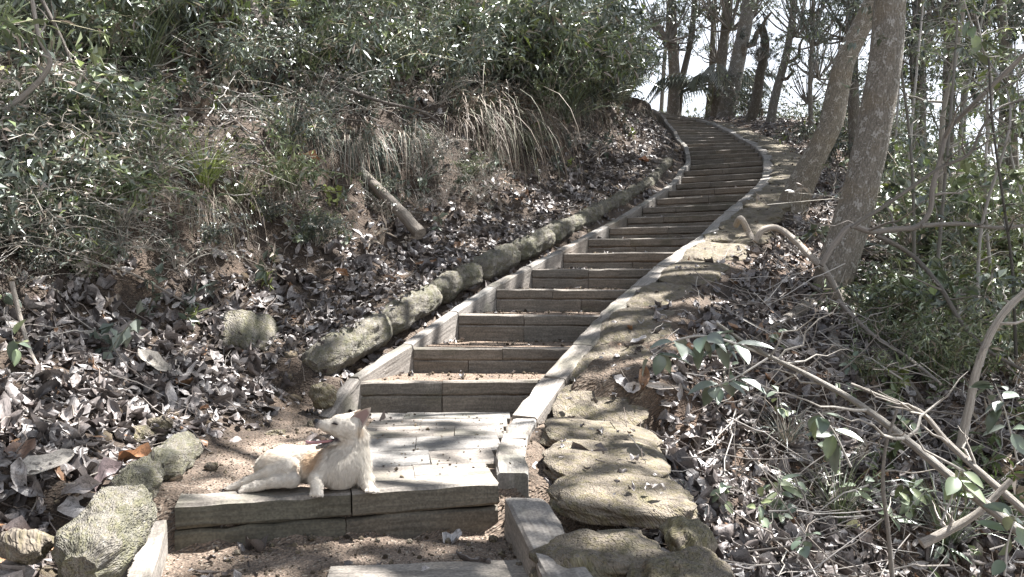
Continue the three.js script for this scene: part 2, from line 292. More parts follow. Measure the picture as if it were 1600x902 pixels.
// a worn board from a to b: the line is the middle of its top face; chamfered and uneven
function boardGeo(a, b, wid, hgt, r, col, wear = 0.006, side = null) {
  const len = a.distanceTo(b), n = Math.max(3, Math.round(len / 0.1)), X = b.clone().sub(a).normalize();
  const up = V(0, 1, 0).addScaledVector(X, -X.y).normalize(), Z = new THREE.Vector3().crossVectors(X, up);
  const g = new GB(), ch = Math.min(0.012, hgt * 0.2), w = wid / 2, uo = r() * 5, vo = r() * 5, sd = r() * 100;
  const ring = [[-w + ch, 0], [w - ch, 0], [w, -ch], [w, -hgt + ch], [w - ch, -hgt], [-w + ch, -hgt], [-w, -hgt + ch], [-w, -ch]];
  const acc = [0]; for (let k = 1; k <= 8; k++) { const p = ring[k - 1], q = ring[k % 8]; acc.push(acc[k - 1] + Math.hypot(p[0] - q[0], p[1] - q[1])); }
  const P0 = (k, i) => {
    const f = i / n, [s, t] = ring[k % 8], e = wear * (0.6 * n3(f * len * 6 + sd, k % 8 * 0.7, sd) + 0.9 * n3(f * len * 19 + sd, k % 8, 3));
    const bite = (k % 8 === 1 || k % 8 === 2 || k % 8 === 0 || k % 8 === 7) ? Math.max(0, n3(f * len * 5, sd, k % 8 > 2 || k % 8 === 0 ? 1 : 9) - 0.45) * wear * 3 : 0;
    const endIn = (i === 0 || i === n) ? 0.004 * n3(k, i, sd) : 0;
    return a.clone().addScaledVector(X, f * len + endIn).addScaledVector(Z, s * (1 - bite * 6) + e * Math.sign(s) * 0.5).addScaledVector(up, t + e * 0.6 - (t > -hgt / 2 ? bite : 0));
  };
  // each face has its own vertices along the length so that edges stay crisp
  for (let k = 0; k < 8; k++) {
    const b0 = g.count;
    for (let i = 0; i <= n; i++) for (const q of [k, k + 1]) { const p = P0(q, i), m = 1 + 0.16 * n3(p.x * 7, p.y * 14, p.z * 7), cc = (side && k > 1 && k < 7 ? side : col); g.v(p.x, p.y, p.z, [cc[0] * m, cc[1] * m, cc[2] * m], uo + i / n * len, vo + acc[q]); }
    for (let i = 0; i < n; i++) { const o = b0 + i * 2; g.tri(o, o + 2, o + 1); g.tri(o + 1, o + 2, o + 3); }
  }
  for (const i of [0, n]) { const b0 = g.count; for (let k = 0; k < 8; k++) { const p = P0(k, i); g.v(p.x, p.y, p.z, col.map((x) => x * 0.92), uo + ring[k][1], vo + ring[k][0]); } for (let k = 1; k < 7; k++) i ? g.tri(b0, b0 + k, b0 + k + 1) : g.tri(b0, b0 + k + 1, b0 + k); }
  return g.geo();
}
function slabGeo(c4, top, h, col) { // flat four-cornered slab, corners in order
  const g = new GB(), R = 6;
  const P0 = (i, j) => c4[0].clone().lerp(c4[1], i / R).lerp(c4[3].clone().lerp(c4[2], i / R), j / 3);
  for (let j = 0; j <= 3; j++) for (let i = 0; i <= R; i++) { const p = P0(i, j); g.v(p.x, top + 0.008 * n2(p.x * 9, p.z * 9), p.z, col, p.x, p.z); }
  for (let j = 0; j < 3; j++) for (let i = 0; i < R; i++) { const k = j * (R + 1) + i; g.tri(k, k + 1, k + R + 1); g.tri(k + 1, k + R + 2, k + R + 1); }
  for (let e = 0; e < 4; e++) { const p = c4[e], q = c4[(e + 1) % 4], a = g.v(p.x, top - 0.01, p.z, col, 0, 0), b = g.v(q.x, top - 0.01, q.z, col, 1, 0), c = g.v(q.x, top - h, q.z, col, 1, h), d = g.v(p.x, top - h, p.z, col, 0, h); g.tri(a, d, b); g.tri(b, d, c); }
  return g.geo();
}
const stair = thing('timber_staircase', 'weathered timber staircase curving uphill between the leafy bank and two leaning trunks', 'staircase');
{
  const r = rngOf(21);
  const plank = (name, a, b, w, h, par, col, wear, side) => part(name, boardGeo(a, b, w, h, r, col ?? tone(r), wear, side), M.wood, par);
  // risers and treads
  for (let n = 0; n < NS; n++) {
    const { L, R, y } = steps[n], X = R.clone().sub(L).normalize(), back = V(X.z, 0, -X.x);
    if (back.z > 0 && n < 28) back.negate();
    let step;
    if (n === 0) {
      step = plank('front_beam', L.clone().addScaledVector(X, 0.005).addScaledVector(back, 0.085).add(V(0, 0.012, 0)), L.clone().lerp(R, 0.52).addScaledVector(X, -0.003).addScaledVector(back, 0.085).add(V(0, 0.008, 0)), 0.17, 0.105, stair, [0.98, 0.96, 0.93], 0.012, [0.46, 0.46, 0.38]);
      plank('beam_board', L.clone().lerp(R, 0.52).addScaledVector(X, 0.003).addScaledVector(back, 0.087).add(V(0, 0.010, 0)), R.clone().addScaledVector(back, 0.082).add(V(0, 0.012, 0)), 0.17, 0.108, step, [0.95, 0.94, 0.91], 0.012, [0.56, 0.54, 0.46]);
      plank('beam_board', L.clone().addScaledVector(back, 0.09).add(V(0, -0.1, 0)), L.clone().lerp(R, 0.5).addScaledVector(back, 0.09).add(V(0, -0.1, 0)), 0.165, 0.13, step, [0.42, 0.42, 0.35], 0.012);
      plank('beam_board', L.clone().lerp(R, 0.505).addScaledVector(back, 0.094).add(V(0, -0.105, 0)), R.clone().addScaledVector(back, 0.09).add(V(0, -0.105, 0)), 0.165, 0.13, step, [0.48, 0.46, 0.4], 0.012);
      continue;
    }
    const nx = steps[Math.min(NS - 1, n + 1)];
    const c4 = n < NS - 1 ? [L, R, nx.R, nx.L] : [L, R, R.clone().addScaledVector(back, 1), L.clone().addScaledVector(back, 1)];
    const k = rr(r, 0.9, 1.1);
    step = part('step', slabGeo(c4.map((p) => p.clone().addScaledVector(back, 0.03)), y - 0.006, 0.3, [0.72 * k, 0.66 * k, 0.6 * k]), M.soil, stair);
    const cut = rr(r, 0.36, 0.62), cut2 = r() < 0.5 ? cut : rr(r, 0.3, 0.7), h1 = rr(r, 0.085, 0.1), drop = n === 1 ? 0.2 : y - steps[n - 1].y;
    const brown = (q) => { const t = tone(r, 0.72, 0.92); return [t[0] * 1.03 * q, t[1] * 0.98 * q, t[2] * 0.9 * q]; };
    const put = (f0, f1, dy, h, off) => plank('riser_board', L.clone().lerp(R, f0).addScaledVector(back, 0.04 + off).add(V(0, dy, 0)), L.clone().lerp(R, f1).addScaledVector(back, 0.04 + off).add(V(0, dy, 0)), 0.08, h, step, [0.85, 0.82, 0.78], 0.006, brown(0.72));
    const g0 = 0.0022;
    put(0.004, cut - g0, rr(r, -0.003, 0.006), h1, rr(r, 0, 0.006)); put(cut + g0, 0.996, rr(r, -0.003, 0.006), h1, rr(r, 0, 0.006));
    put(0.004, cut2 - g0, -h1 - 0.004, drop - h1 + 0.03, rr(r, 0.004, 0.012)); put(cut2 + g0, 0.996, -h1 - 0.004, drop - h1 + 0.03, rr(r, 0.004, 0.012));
  }
  // side rails: sloping boards along the nosings
  const off = (p, q, s, d) => { const X = q.clone().sub(p).setY(0).normalize(); return V(-X.z * s * d, 0, X.x * s * d); };
  for (let n = 1; n < NS - 1; n++) {
    const a = steps[n], b = steps[n + 1];
    let o = off(a.L, b.L, -1, 0.052);
    plank('rail_board', a.L.clone().add(o).add(V(0, 0.03, 0)), b.L.clone().add(o).add(V(0, 0.026, 0)), 0.095, 0.3, stair, tone(r, 0.9, 1.1), 0.008);
    o = off(a.R, b.R, 1, 0.088);
    plank('rail_beam', a.R.clone().add(o).add(V(0, 0.035, 0)), b.R.clone().add(o).add(V(0, 0.03, 0)), 0.17, 0.3, stair, tone(r, 0.95, 1.15), 0.01);
  }
  { const p = steps[1].R.clone(), o = V(0.07, 0, 0.02); plank('rail_beam', V(0.075, 0.045, -5.0), p.clone().add(V(0.08, 0.035, 0.01)), 0.18, 0.2, stair, tone(r, 1, 1.1), 0.01); }
  plank('rail_board', V(-1.24, 0.015, -5.16), steps[1].L.clone().add(V(-0.05, 0.03, 0)), 0.1, 0.25, stair, tone(r, 0.95, 1.1), 0.008);
  // landing planks
  const pl = [[3.77, 0.29], [4.08, 0.32], [4.41, 0.34], [4.75, 0.33], [5.04, 0.25], [5.28, 0.22]];
  for (const [d, w] of pl) {
    const xr = lerp(-0.1, 0.0, (d - 3.7) / 1.5) - 0.02, xl = lerp(-0.78, -1.0, (d - 3.7) / 1.5) + rr(r, -0.06, 0.1), m = rr(r, 0.3, 0.7), sk = 0.13 * smooth(5.3, 3.6, d) + 0.01;
    const mid = lerp(xl, xr, m), zz = (x) => -d - (x - (-0.5)) * sk * 1.3;
    const y1 = rr(r, 0.0, 0.005), y2 = rr(r, 0.0, 0.005);
    plank('landing_plank', V(xl, y1, zz(xl)), V(mid - 0.002, y1, zz(mid)), w - 0.008, 0.05, stair, tone(r, 0.8, 0.92), 0.006);
    plank('landing_plank', V(mid + 0.002, y2, zz(mid)), V(xr, y2, zz(xr)), w - 0.008, 0.05, stair, tone(r, 0.8, 0.92), 0.006);
  }
  // kerb pieces beside the landing and the lower beams
  const kb = [V(0.005, 0.03, -3.66), V(-0.01, 0.035, -3.98), V(0.01, 0.035, -4.38), V(0.045, 0.04, -4.7), V(0.085, 0.045, -4.97)];
  for (let k = 0; k < 4; k++) plank('kerb_piece', kb[k].clone().lerp(kb[k + 1], 0.015), kb[k].clone().lerp(kb[k + 1], 0.985), 0.15, 0.16, stair, tone(r, 0.85, 1), 0.014);
  plank('side_beam', V(0.055, -0.015, -3.42), V(0.27, -0.1, -2.25), 0.17, 0.24, stair, [1.02, 1.02, 1.02], 0.012);
  plank('side_beam', V(-1.45, -0.035, -3.12), V(-1.16, -0.2, -2.1), 0.15, 0.24, stair, [0.98, 0.97, 0.95], 0.012);
  plank('front_plank', V(-0.68, -0.165, -2.88), V(0.09, -0.17, -2.98), 0.26, 0.16, stair, [1.05, 1.03, 1.0], 0.008);
}
console.log('stairs');

// ---------------------------------------------------------------- edging logs on the uphill side, stones on the downhill side
function rockColor(x, y, z, mossy = 0) { // weathered cement grey and tan, crusts of moss, dirt
  const a = n3(x * 3, y * 3, z * 3), b = n3(x * 11 + 5, y * 11, z * 11), c = n3(x * 34, y * 34 + 7, z * 34), d = n3(x * 90, y * 90, z * 90 + 3);
  let q = mixc([0.125, 0.112, 0.092], [0.225, 0.205, 0.17], 0.5 + 0.35 * a + 0.2 * b);
  q = mixc(q, [0.10, 0.098, 0.06], 0.65 * smooth(0.0, 0.25, 0.6 * a + 0.45 * b + 0.3 * c + 0.2 * d + mossy));
  q = mixc(q, [0.05, 0.043, 0.037], 0.75 * smooth(0.25, 0.5, 0.45 * n3(x * 5 + 20, y * 5, z * 5) + 0.4 * c + 0.35 * d));
  q = mixc(q, [0.27, 0.255, 0.225], 0.5 * smooth(0.35, 0.55, 0.6 * n3(x * 17, y * 17 + 40, z * 17) + 0.4 * d));
  const k = 1 + 0.15 * c + 0.1 * d; return q.map((e) => e * k);
}
function logGeo(a, b, rad, r, mo = null) {
  const g = new GB(), n = 46, len = a.distanceTo(b), sd = r() * 50, pts = [], rs = [];
  for (let i = 0; i <= n; i++) {
    const f = i / n, e = Math.min(f, 1 - f) * len / rad;
    pts.push(a.clone().lerp(b, f).add(V(0.012 * n3(f * 2, sd, 1), 0.012 * n3(f * 2, sd, 5), 0)));
    const k = e < 1 ? Math.sqrt(Math.max(0.28, 1 - (1 - e) * (1 - e))) : 1;
    rs.push((th, al) => rad * k * (1 + 0.13 * n3(Math.cos(th) * 1.2 + sd, Math.sin(th) * 1.2, f * len * 3.2) + 0.07 * n3(Math.cos(th) * 3.5, Math.sin(th) * 3.5 + sd, f * len * 11) + 0.05 * n3(Math.cos(th) * 9, Math.sin(th) * 9 + sd, f * len * 30) + 0.03 * n3(Math.cos(th) * 20, Math.sin(th) * 20 + sd, f * len * 70)));
  }
  const k = rr(r, 0.95, 1.2), mossy = mo ?? rr(r, -0.3, 0.08); g.tube(pts, rs, 44, (x, y, z) => rockColor(x + sd, y, z, mossy).map((e) => e * k));
  return g.geo();
}
const ORD = ['first', 'second', 'third', 'fourth', 'fifth', 'sixth', 'seventh', 'eighth', 'ninth', 'tenth', 'eleventh', 'twelfth', 'thirteenth', 'fourteenth', 'fifteenth', 'sixteenth', 'seventeenth', 'eighteenth', 'nineteenth', 'twentieth']; for (let k = 1; k <= 20; k++) ORD.push((k <= 9 ? 'twenty-' : k === 10 ? 'thirtieth' : k < 20 ? 'thirty-' : 'fortieth') + (k === 10 || k === 20 ? '' : ORD[(k % 10) - 1]));
const Lrail = [V(-1.4, 0.06, -5.1), ...steps.slice(1).map((s) => s.L)];
function alongRail(R, offset, lift, q) { // point at arc length q on a rail line shifted sideways
  let acc = 0;
  for (let i = 0; i < R.length - 1; i++) {
    const d = R[i].distanceTo(R[i + 1]);
    if (q <= acc + d || i === R.length - 2) { const f = (q - acc) / d, X = R[i + 1].clone().sub(R[i]).setY(0).normalize(), j = Math.min(R.length - 2, i + 1), X2 = R[j + 1].clone().sub(R[j]).setY(0).normalize(); X.lerp(X2, clamp(f)).normalize(); return R[i].clone().lerp(R[i + 1], f).add(V(-X.z * offset, lift, X.x * offset)); }
    acc += d;
  }
}
{
  const r = rngOf(31), where = ['first and largest mossy edging log, nearest the lying dog', 'second mossy edging log up the left rail of the stairs', 'third mossy edging log up the left rail, short and pale', 'fourth mossy edging log up the left rail', 'fifth mossy edging log, greenest one beside the left rail', 'sixth mossy edging log up the left rail of the stairs'];
  let q = 0.42; const lens = [0.92, 0.78, 0.36, 0.4, 0.75, 0.85, 0.62, 0.55, 0.7, 0.5, 0.6, 0.6, 0.7, 0.6, 0.8, 0.7];
  lens.forEach((l, k) => {
    const rad = lerp(0.135, 0.1, k / 12) * rr(r, 0.9, 1.08) * (k === 2 || k === 3 ? 0.92 : 1);
    const a = alongRail(Lrail, -0.35 - rr(r, 0, 0.04), 0.1, q), b = alongRail(Lrail, -0.35 - rr(r, 0, 0.04), 0.1, q + l + 0.03);
    const o = single('edging_log', logGeo(a, b, rad, r), M.rock, where[k] ?? `${ORD[k]} mossy edging log counting up the left rail from the dog`, 'log', 'edging logs beside the stairs'); q += l;
  });
  // the two logs of the lower flight
  const near = [[at(118, 892, 2.45), at(208, 784, 2.95), 0.11, 'thick mossy edging log in the bottom left corner'], [at(200, 775, 3.1), at(228, 745, 3.42), 0.085, 'short mossy edging log above the corner one'], [at(242, 735, 3.5), at(292, 698, 4.05), 0.085, 'small mossy edging log behind the flat brown leaf']];
  for (const [a, b, rad, lab] of near) single('edging_log', logGeo(a, b, rad, r, 0.22), M.rock, lab, 'log', 'edging logs beside the stairs');
}
function stoneGeo(r, lx, ly, lz, rough = 0.16, power = 2.6, seg = 44, mossy = -0.15) {
  const g = new THREE.SphereGeometry(1, seg, Math.round(seg * 0.7)), p = g.attributes.position, c = new Float32Array(p.count * 3), uv = g.attributes.uv, sd = r() * 90, k = rr(r, 0.85, 1.12);
  for (let i = 0; i < p.count; i++) {
    const q = V(p.getX(i), p.getY(i), p.getZ(i)), m = Math.pow(Math.pow(Math.abs(q.x), power) + Math.pow(Math.abs(q.y), power) + Math.pow(Math.abs(q.z), power), -1 / power);
    const d = m * (1 + rough * n3(q.x * 1.3 + sd, q.y * 1.3, q.z * 1.3) + rough * 0.3 * (0.5 - Math.abs(n3(q.x * 3 + sd, q.y * 3, q.z * 3))) + 0.025 * n3(q.x * 9 + sd, q.y * 9, q.z * 9) + 0.012 * n3(q.x * 22 + sd, q.y * 22, q.z * 22));
    p.setXYZ(i, q.x * d * lx, q.y * d * ly, q.z * d * lz); uv.setXY(i, q.x * d * lx + q.y * ly * 0.5 + sd, q.z * d * lz + q.y * ly); c.set(rockColor(q.x * d * lx + sd, q.y * d * ly, q.z * d * lz, mossy).map((e, j) => e * k * [1.08, 1.0, 0.92][j]), i * 3);
  }
  g.setAttribute('color', new THREE.BufferAttribute(c, 3)); g.computeVertexNormals(); return g;
}
const stonesAt = [];
{
  const r = rngOf(41);
  const Rr = [V(0.14, -0.02, -3.3), V(0.12, 0.03, -3.9), V(0.13, 0.04, -4.5), V(0.2, 0.05, -5.0), ...steps.slice(1).map((s) => s.R.clone().add(V(0.06, 0, 0)))];
  let q = -0.1, total = 0; for (let i = 0; i < Rr.length - 1; i++) total += Rr[i].distanceTo(Rr[i + 1]);
  const names = ['flat edging stone level with the front beam', 'long flat edging stone with sunlit sandy top right of the landing', 'dark flat edging stone beside the upper landing kerb', 'flat edging stone beside the first riser', 'flat edging stone beside the second and third risers', 'flat edging stone right of the fourth riser'];
  let k = 0;
  while (q < total - 0.3) {
    const l = k < 4 ? [0.5, 0.68, 0.6, 0.6][k] : rr(r, 0.5, 0.85), a = alongRail(Rr, 0.36, 0, Math.max(0, q + 0.02)), b = alongRail(Rr, 0.36, 0, q + l), mid = a.clone().lerp(b, 0.5);
    const slope = b.clone().sub(a), m = new THREE.Mesh(stoneGeo(r, slope.length() / 2 * rr(r, 1.05, 1.15), 0.06, rr(r, 0.28, 0.34), 0.1, 3.4, k < 12 ? 48 : 26, -0.35), M.rock);
    m.position.copy(mid).add(V(0, (k < 4 ? -0.055 : -0.012) + rr(r, -0.01, 0.006), 0)); m.rotation.order = 'YZX'; m.rotation.y = Math.atan2(-slope.z, slope.x); m.rotation.z = Math.atan2(slope.y, Math.hypot(slope.x, slope.z)); m.rotation.x = rr(r, 0.0, 0.12);
    m.name = numbered('edging_stone'); shade(m); scene.add(m); stonesAt.push(m);
    tag(m, names[k] ?? `${ORD[k]} flat edging stone counting up the right rail from the front beam`, 'stone', k < 6 ? 'edging stones of the lower stairs' : k < 14 ? 'edging stones along the middle rail' : 'edging stones along the upper bend');
    q += l; k++;
  }
  const rock = (u, v, d, sx, sy, sz, lab, mat = M.stone, sink = 0.35) => { const p = at(u, v, d), m = single('rock', stoneGeo(r, sx, sy, sz, 0.2, 2.5, 40, mat === M.moss ? 0.1 : -0.2), M.rock, lab, 'rock'); m.position.copy(p).add(V(0, -sy * sink, 0)); m.rotation.set(rr(r, -0.2, 0.2), r() * 6, rr(r, -0.2, 0.2)); return m; };
  rock(1065, 895, 2.7, 0.17, 0.08, 0.13, 'big rounded grey rock at the bottom edge, right of the stairs');
  rock(1075, 835, 3.05, 0.1, 0.06, 0.09, 'mossy rock just above the big rounded grey one', M.moss);
  rock(930, 866, 2.85, 0.22, 0.065, 0.16, 'broad flat mossy stone beside the lower right beam', M.stone);
  rock(988, 755, 3.7, 0.05, 0.06, 0.09, 'small upright mossy stone leaning on the long edging stone', M.moss);
  rock(215, 680, 3.95, 0.075, 0.06, 0.06, 'angular brown rock on the leaf litter above the small log', M.moss);
  rock(248, 662, 4.15, 0.07, 0.05, 0.06, 'flat topped mossy rock behind the angular brown rock', M.moss);
  rock(505, 612, 5.25, 0.09, 0.08, 0.08, 'grey green rock under the end of the first edging log', M.moss);
  rock(40, 845, 2.6, 0.075, 0.05, 0.06, 'grey rock in the leaf litter at the left edge', M.stone);
  rock(125, 512, 5.4, 0.16, 0.2, 0.1, 'pale lump of bare rock in the bank above the litter', M.stone, 0.1);
  rock(430, 678, 4.6, 0.06, 0.035, 0.05, 'small tan stone in the dirt behind the dog', M.stone);
  rock(490, 665, 4.9, 0.05, 0.05, 0.04, 'upright grey stone behind the muzzle of the dog', M.stone);
  const peb = [[797, 832, 3.05, 0.028, 'white pebble at the right end of the front beam'], [822, 875, 2.85, 0.024, 'grey pebble against the lower right beam'], [800, 862, 2.9, 0.018], [770, 848, 3.0, 0.02], [783, 868, 2.88, 0.016], [812, 895, 2.76, 0.02], [425, 856, 3.0, 0.012], [487, 852, 3.05, 0.018], [757, 655, 5.1, 0.035, 'brown clod on the landing below the first riser'], [330, 735, 3.6, 0.03, 'grey pebble behind the hind paws of the dog'], [590, 848, 3.1, 0.012], [640, 852, 3.08, 0.014], [525, 850, 3.08, 0.012], [700, 848, 3.1, 0.015], [730, 752, 3.62, 0.013], [745, 751, 3.62, 0.012], [370, 868, 2.95, 0.014]];
  const small = peb.filter((p) => !p[4]).sort((a, b) => a[0] - b[0]); small.forEach((p, i) => { p[4] = `${ORD[i]} small loose pebble from the left around the front beam`; });
  for (const [u, v, d, s, lab] of peb) { const p = ground(u, v, d - 0.4), m = single('pebble', stoneGeo(r, s, s * 0.75, s * 0.85, 0.3, 2.2, 12, -0.5), M.rock, lab, 'pebble', 'loose pebbles'); m.position.copy(p).add(V(0, s * 0.5, 0)); m.rotation.y = r() * 6; }
  // cut stump face leaning out of the litter
  const p = at(382, 562, 5.75), g = new GB(), ax = V(0.1, -0.62, 0.75).normalize();
  const st = thing('mossy_stump', 'square mossy stump with streaked yellow green face in the leaf litter', 'stump', p);
  g.tube([-0.3, -0.2, -0.1, 0, 0.04, 0.05, 0.05, 0.052, 0.055, 0.058].map((s) => V(0, 0, 0).addScaledVector(ax, s)), [1, 1, 1, 1, 0.98, 0.85, 0.65, 0.45, 0.25, 0.08].map((k) => (th) => 0.215 * k * (1 - 0.1 * Math.cos(4 * th + 0.6) + 0.1 * n2(Math.cos(th) * 1.5, Math.sin(th) * 1.5 + 3) + 0.04 * n2(Math.cos(th) * 6, Math.sin(th) * 6))), 44, (x, y, z) => mixc(rockColor(x, y, z, -0.1).map((e) => e * 1.25), [0.06, 0.055, 0.035], 0.7 * smooth(0.1, 0.45, n3(x * 26 + y * 5, y * 3, z * 3))));
  part('stump_body', g.geo(), M.rock, st);
}
console.log('edging');

// ---------------------------------------------------------------- the dog on the landing
{
  const O = V(-0.95, 0.012, -3.45), S = 1232 / 3.45;
  const q = (u, v, z = 0, r = 0) => { const d = 3.45 - z, k = 1232 / d, p = V((u - 800) / k + 0.95, EYE - (v - 426) / k - 0.012, z); p.r = r; return p; };
  // joints read off the photograph: [point, radius]
  const bone = (...ps) => ps;
  const chains = [
    bone(q(420, 733, -0.12, 0.068), q(445, 727, -0.11, 0.08), q(485, 727, -0.07, 0.078), q(530, 731, -0.02, 0.096), q(546, 721, -0.025, 0.09)),   // trunk
    bone(q(547, 708, -0.03, 0.074), q(551, 686, -0.028, 0.06), q(547, 668, -0.01, 0.046)),                                     // neck
    bone(q(545, 667, 0, 0.056), q(530, 667, 0.01, 0.051)),                                                               // skull
    bone(q(527, 669.5, 0.014, 0.042), q(510, 666.5, 0.028, 0.027), q(497, 664, 0.034, 0.0185)),                                // upper muzzle
    bone(q(538, 680, 0.012, 0.026), q(521, 692, 0.028, 0.0125), q(495, 700, 0.038, 0.009)),                              // lower jaw
    bone(q(508, 732, 0.04, 0.046), q(493, 750, 0.075, 0.031), q(493, 763, 0.115, 0.022), q(493, 771, 0.137, 0.021)),        // left fore leg
    bone(q(562, 734, 0.0, 0.047), q(570, 751, 0.01, 0.031), q(572, 762, 0.03, 0.022), q(579, 767, 0.05, 0.02)),             // right fore leg
    bone(q(425, 730, -0.07, 0.07), q(450, 733, 0.02, 0.042), q(420, 740, 0.025, 0.029), q(384, 754, 0.015, 0.019), q(357, 766, 0.015, 0.0185)),  // upper hind leg
    bone(q(440, 745, -0.02, 0.045), q(455, 752, 0.06, 0.031), q(428, 755, 0.07, 0.025), q(398, 762, 0.06, 0.0195), q(379, 767, 0.055, 0.0185)),    // lower hind leg
    // toes
    ...[[-8, 0.012], [-3, 0.02], [3, 0.021], [8, 0.014]].map(([du, z]) => bone(q(493 + du * 0.9, 771, 0.13, 0.009), q(493 + du, 776, 0.145 + z * 0.4, 0.0088))),
    ...[[-7, 0.014], [-2, 0.02], [4, 0.02], [9, 0.012]].map(([du, z]) => bone(q(578 + du * 0.8, 768, 0.05, 0.009), q(579 + du * 1.1, 770, 0.06 + z * 0.6, 0.0085))),
    ...[[-1, -0.012], [0, 0.0], [1, 0.012]].map(([dv, z]) => bone(q(356, 766 + dv, 0.015 + z, 0.009), q(349, 769 + dv * 2.2, 0.02 + z, 0.0085))),
    ...[[-1, -0.01], [0, 0.002], [1, 0.013]].map(([dv, z]) => bone(q(379, 767 + dv, 0.055 + z, 0.009), q(372.5, 770 + dv * 1.5, 0.06 + z, 0.0085))),
  ];
  const body = [[], [], []];
  const cap = (p, a, b) => { const ab = b.clone().sub(a), h = clamp(p.clone().sub(a).dot(ab) / Math.max(1e-9, ab.lengthSq())); return p.distanceTo(a.clone().addScaledVector(ab, h)) - lerp(a.r, b.r, h); };
  const smin = (a, b, k) => { const h = clamp(0.5 + 0.5 * (b - a) / k); return lerp(b, a, h) - k * h * (1 - h); };
  const segs = []; chains.forEach((c, ci) => { for (let i = 0; i < c.length - 1; i++) segs.push([c[i], c[i + 1], ci < 1 ? 0.03 : ci < 3 ? 0.02 : ci < 5 ? 0.01 : ci < 9 ? 0.013 : 0.005]); });
  const mouth = [q(529, 686, 0.03, 0.006), q(486, 684.5, 0.042, 0.02)];
  const field = (p) => {
    let d = 1;
    for (const [a, b, k] of segs) { const far = Math.hypot(p.x - (a.x + b.x) / 2, p.y - (a.y + b.y) / 2, p.z - (a.z + b.z) / 2) - a.distanceTo(b) / 2 - Math.max(a.r, b.r); if (far > 0.06 && far > d) continue; d = smin(d, cap(p, a, b), k); }
    // the open mouth is carved out
    d = Math.max(d, -cap(p, mouth[0], mouth[1]));
    d += 0.0022 * n3(p.x * 55, p.y * 55, p.z * 55);
    return Math.max(d, -p.y + 0.0 - 0.002 - 0.12 * (p.z > 0.12 ? 1 : 0));
  };
  const RES = 132, HALF = 0.36, C = V(0.04, 0.17, 0.0);
  const mc = new MarchingCubes(RES, new THREE.MeshStandardMaterial(), false, false, 260000);
  mc.isolation = 0;
  const p = V(0, 0, 0);
  for (let k = 0; k < RES; k++) for (let j = 0; j < RES; j++) for (let i = 0; i < RES; i++) {
    p.set((i - RES / 2) / (RES / 2) * HALF + C.x, (j - RES / 2) / (RES / 2) * HALF + C.y, (k - RES / 2) / (RES / 2) * HALF + C.z);
    let v = -1; if (p.y < 0.42 && p.y > -0.06 && p.z < 0.22 && p.z > -0.26) v = -field(p);
    mc.field[k * RES * RES + j * RES + i] = v;
  }
  mc.update();
  let g = new THREE.BufferGeometry();
  const cnt = mc.count, pos = new Float32Array(cnt * 3);
  for (let i = 0; i < cnt; i++) { pos[i * 3] = mc.positionArray[i * 3] * HALF + C.x; pos[i * 3 + 1] = mc.positionArray[i * 3 + 1] * HALF + C.y; pos[i * 3 + 2] = mc.positionArray[i * 3 + 2] * HALF + C.z; }
  g.setAttribute('position', new THREE.BufferAttribute(pos, 3));
  g = mergeVertices(g, 1e-5); g.computeVertexNormals();
  // coat: cream white, tan saddle and tan round the ear, dark lips and pads
  const tanA = q(483, 722, 0.03), tanB = q(430, 700, -0.05), lipA = q(527, 688, 0.03), lipB = q(492, 701, 0.035), noseP = q(493, 662, 0.034);
  const coat = (x, y, z) => {
    let c = [0.53, 0.475, 0.40];
    const b = n3(x * 16, y * 16, z * 16) * 0.5 + n3(x * 60, y * 60, z * 60) * 0.3;
    c = c.map((e) => e * (1 + 0.09 * b));
    const e = V(x, y, z);
    c = mixc(c, [0.40, 0.26, 0.145], 0.85 * smooth(0.095, 0.02, e.distanceTo(tanA) + 0.02 * b));
    c = mixc(c, [0.5, 0.38, 0.26], 0.5 * smooth(0.12, 0.04, e.distanceTo(tanB) + 0.03 * b));
    c = mixc(c, [0.46, 0.34, 0.22], 0.6 * smooth(0.035, 0.01, e.distanceTo(q(560, 676, 0.02)) + 0.01 * b));
    const lip = cap(e, Object.assign(lipA, { r: 0 }), Object.assign(lipB, { r: 0 }));
    c = mixc(c, [0.035, 0.028, 0.028], smooth(0.016, 0.009, lip));
    c = mixc(c, [0.05, 0.035, 0.035], smooth(0.007, 0.001, Math.abs(cap(e, mouth[0], mouth[1]))) * (x < q(530, 0).x ? 1 : 0));
    c = mixc(c, [0.10, 0.085, 0.08], 0.9 * smooth(0.036, 0.016, e.distanceTo(noseP)));
    c = mixc(c, [0.30, 0.25, 0.21], 0.65 * smooth(0.022, 0.008, e.distanceTo(q(522.5, 664, 0.052))));
    return c;
  };
  const n = g.attributes.position.count, col = new Float32Array(n * 3), uv = new Float32Array(n * 2);
  for (let i = 0; i < n; i++) { const P0 = g.attributes.position; col.set(coat(P0.getX(i), P0.getY(i), P0.getZ(i)), i * 3); uv.set([P0.getX(i), P0.getY(i)], i * 2); }
  g.setAttribute('color', new THREE.BufferAttribute(col, 3)); g.setAttribute('uv', new THREE.BufferAttribute(uv, 2));
  const dog = thing('dog', 'small cream white dog lying on the landing, head turned, mouth open, tongue out', 'dog', O);
  const fm = std({ roughness: 0.9, vertexColors: true });
  part('body', g, fm, dog);
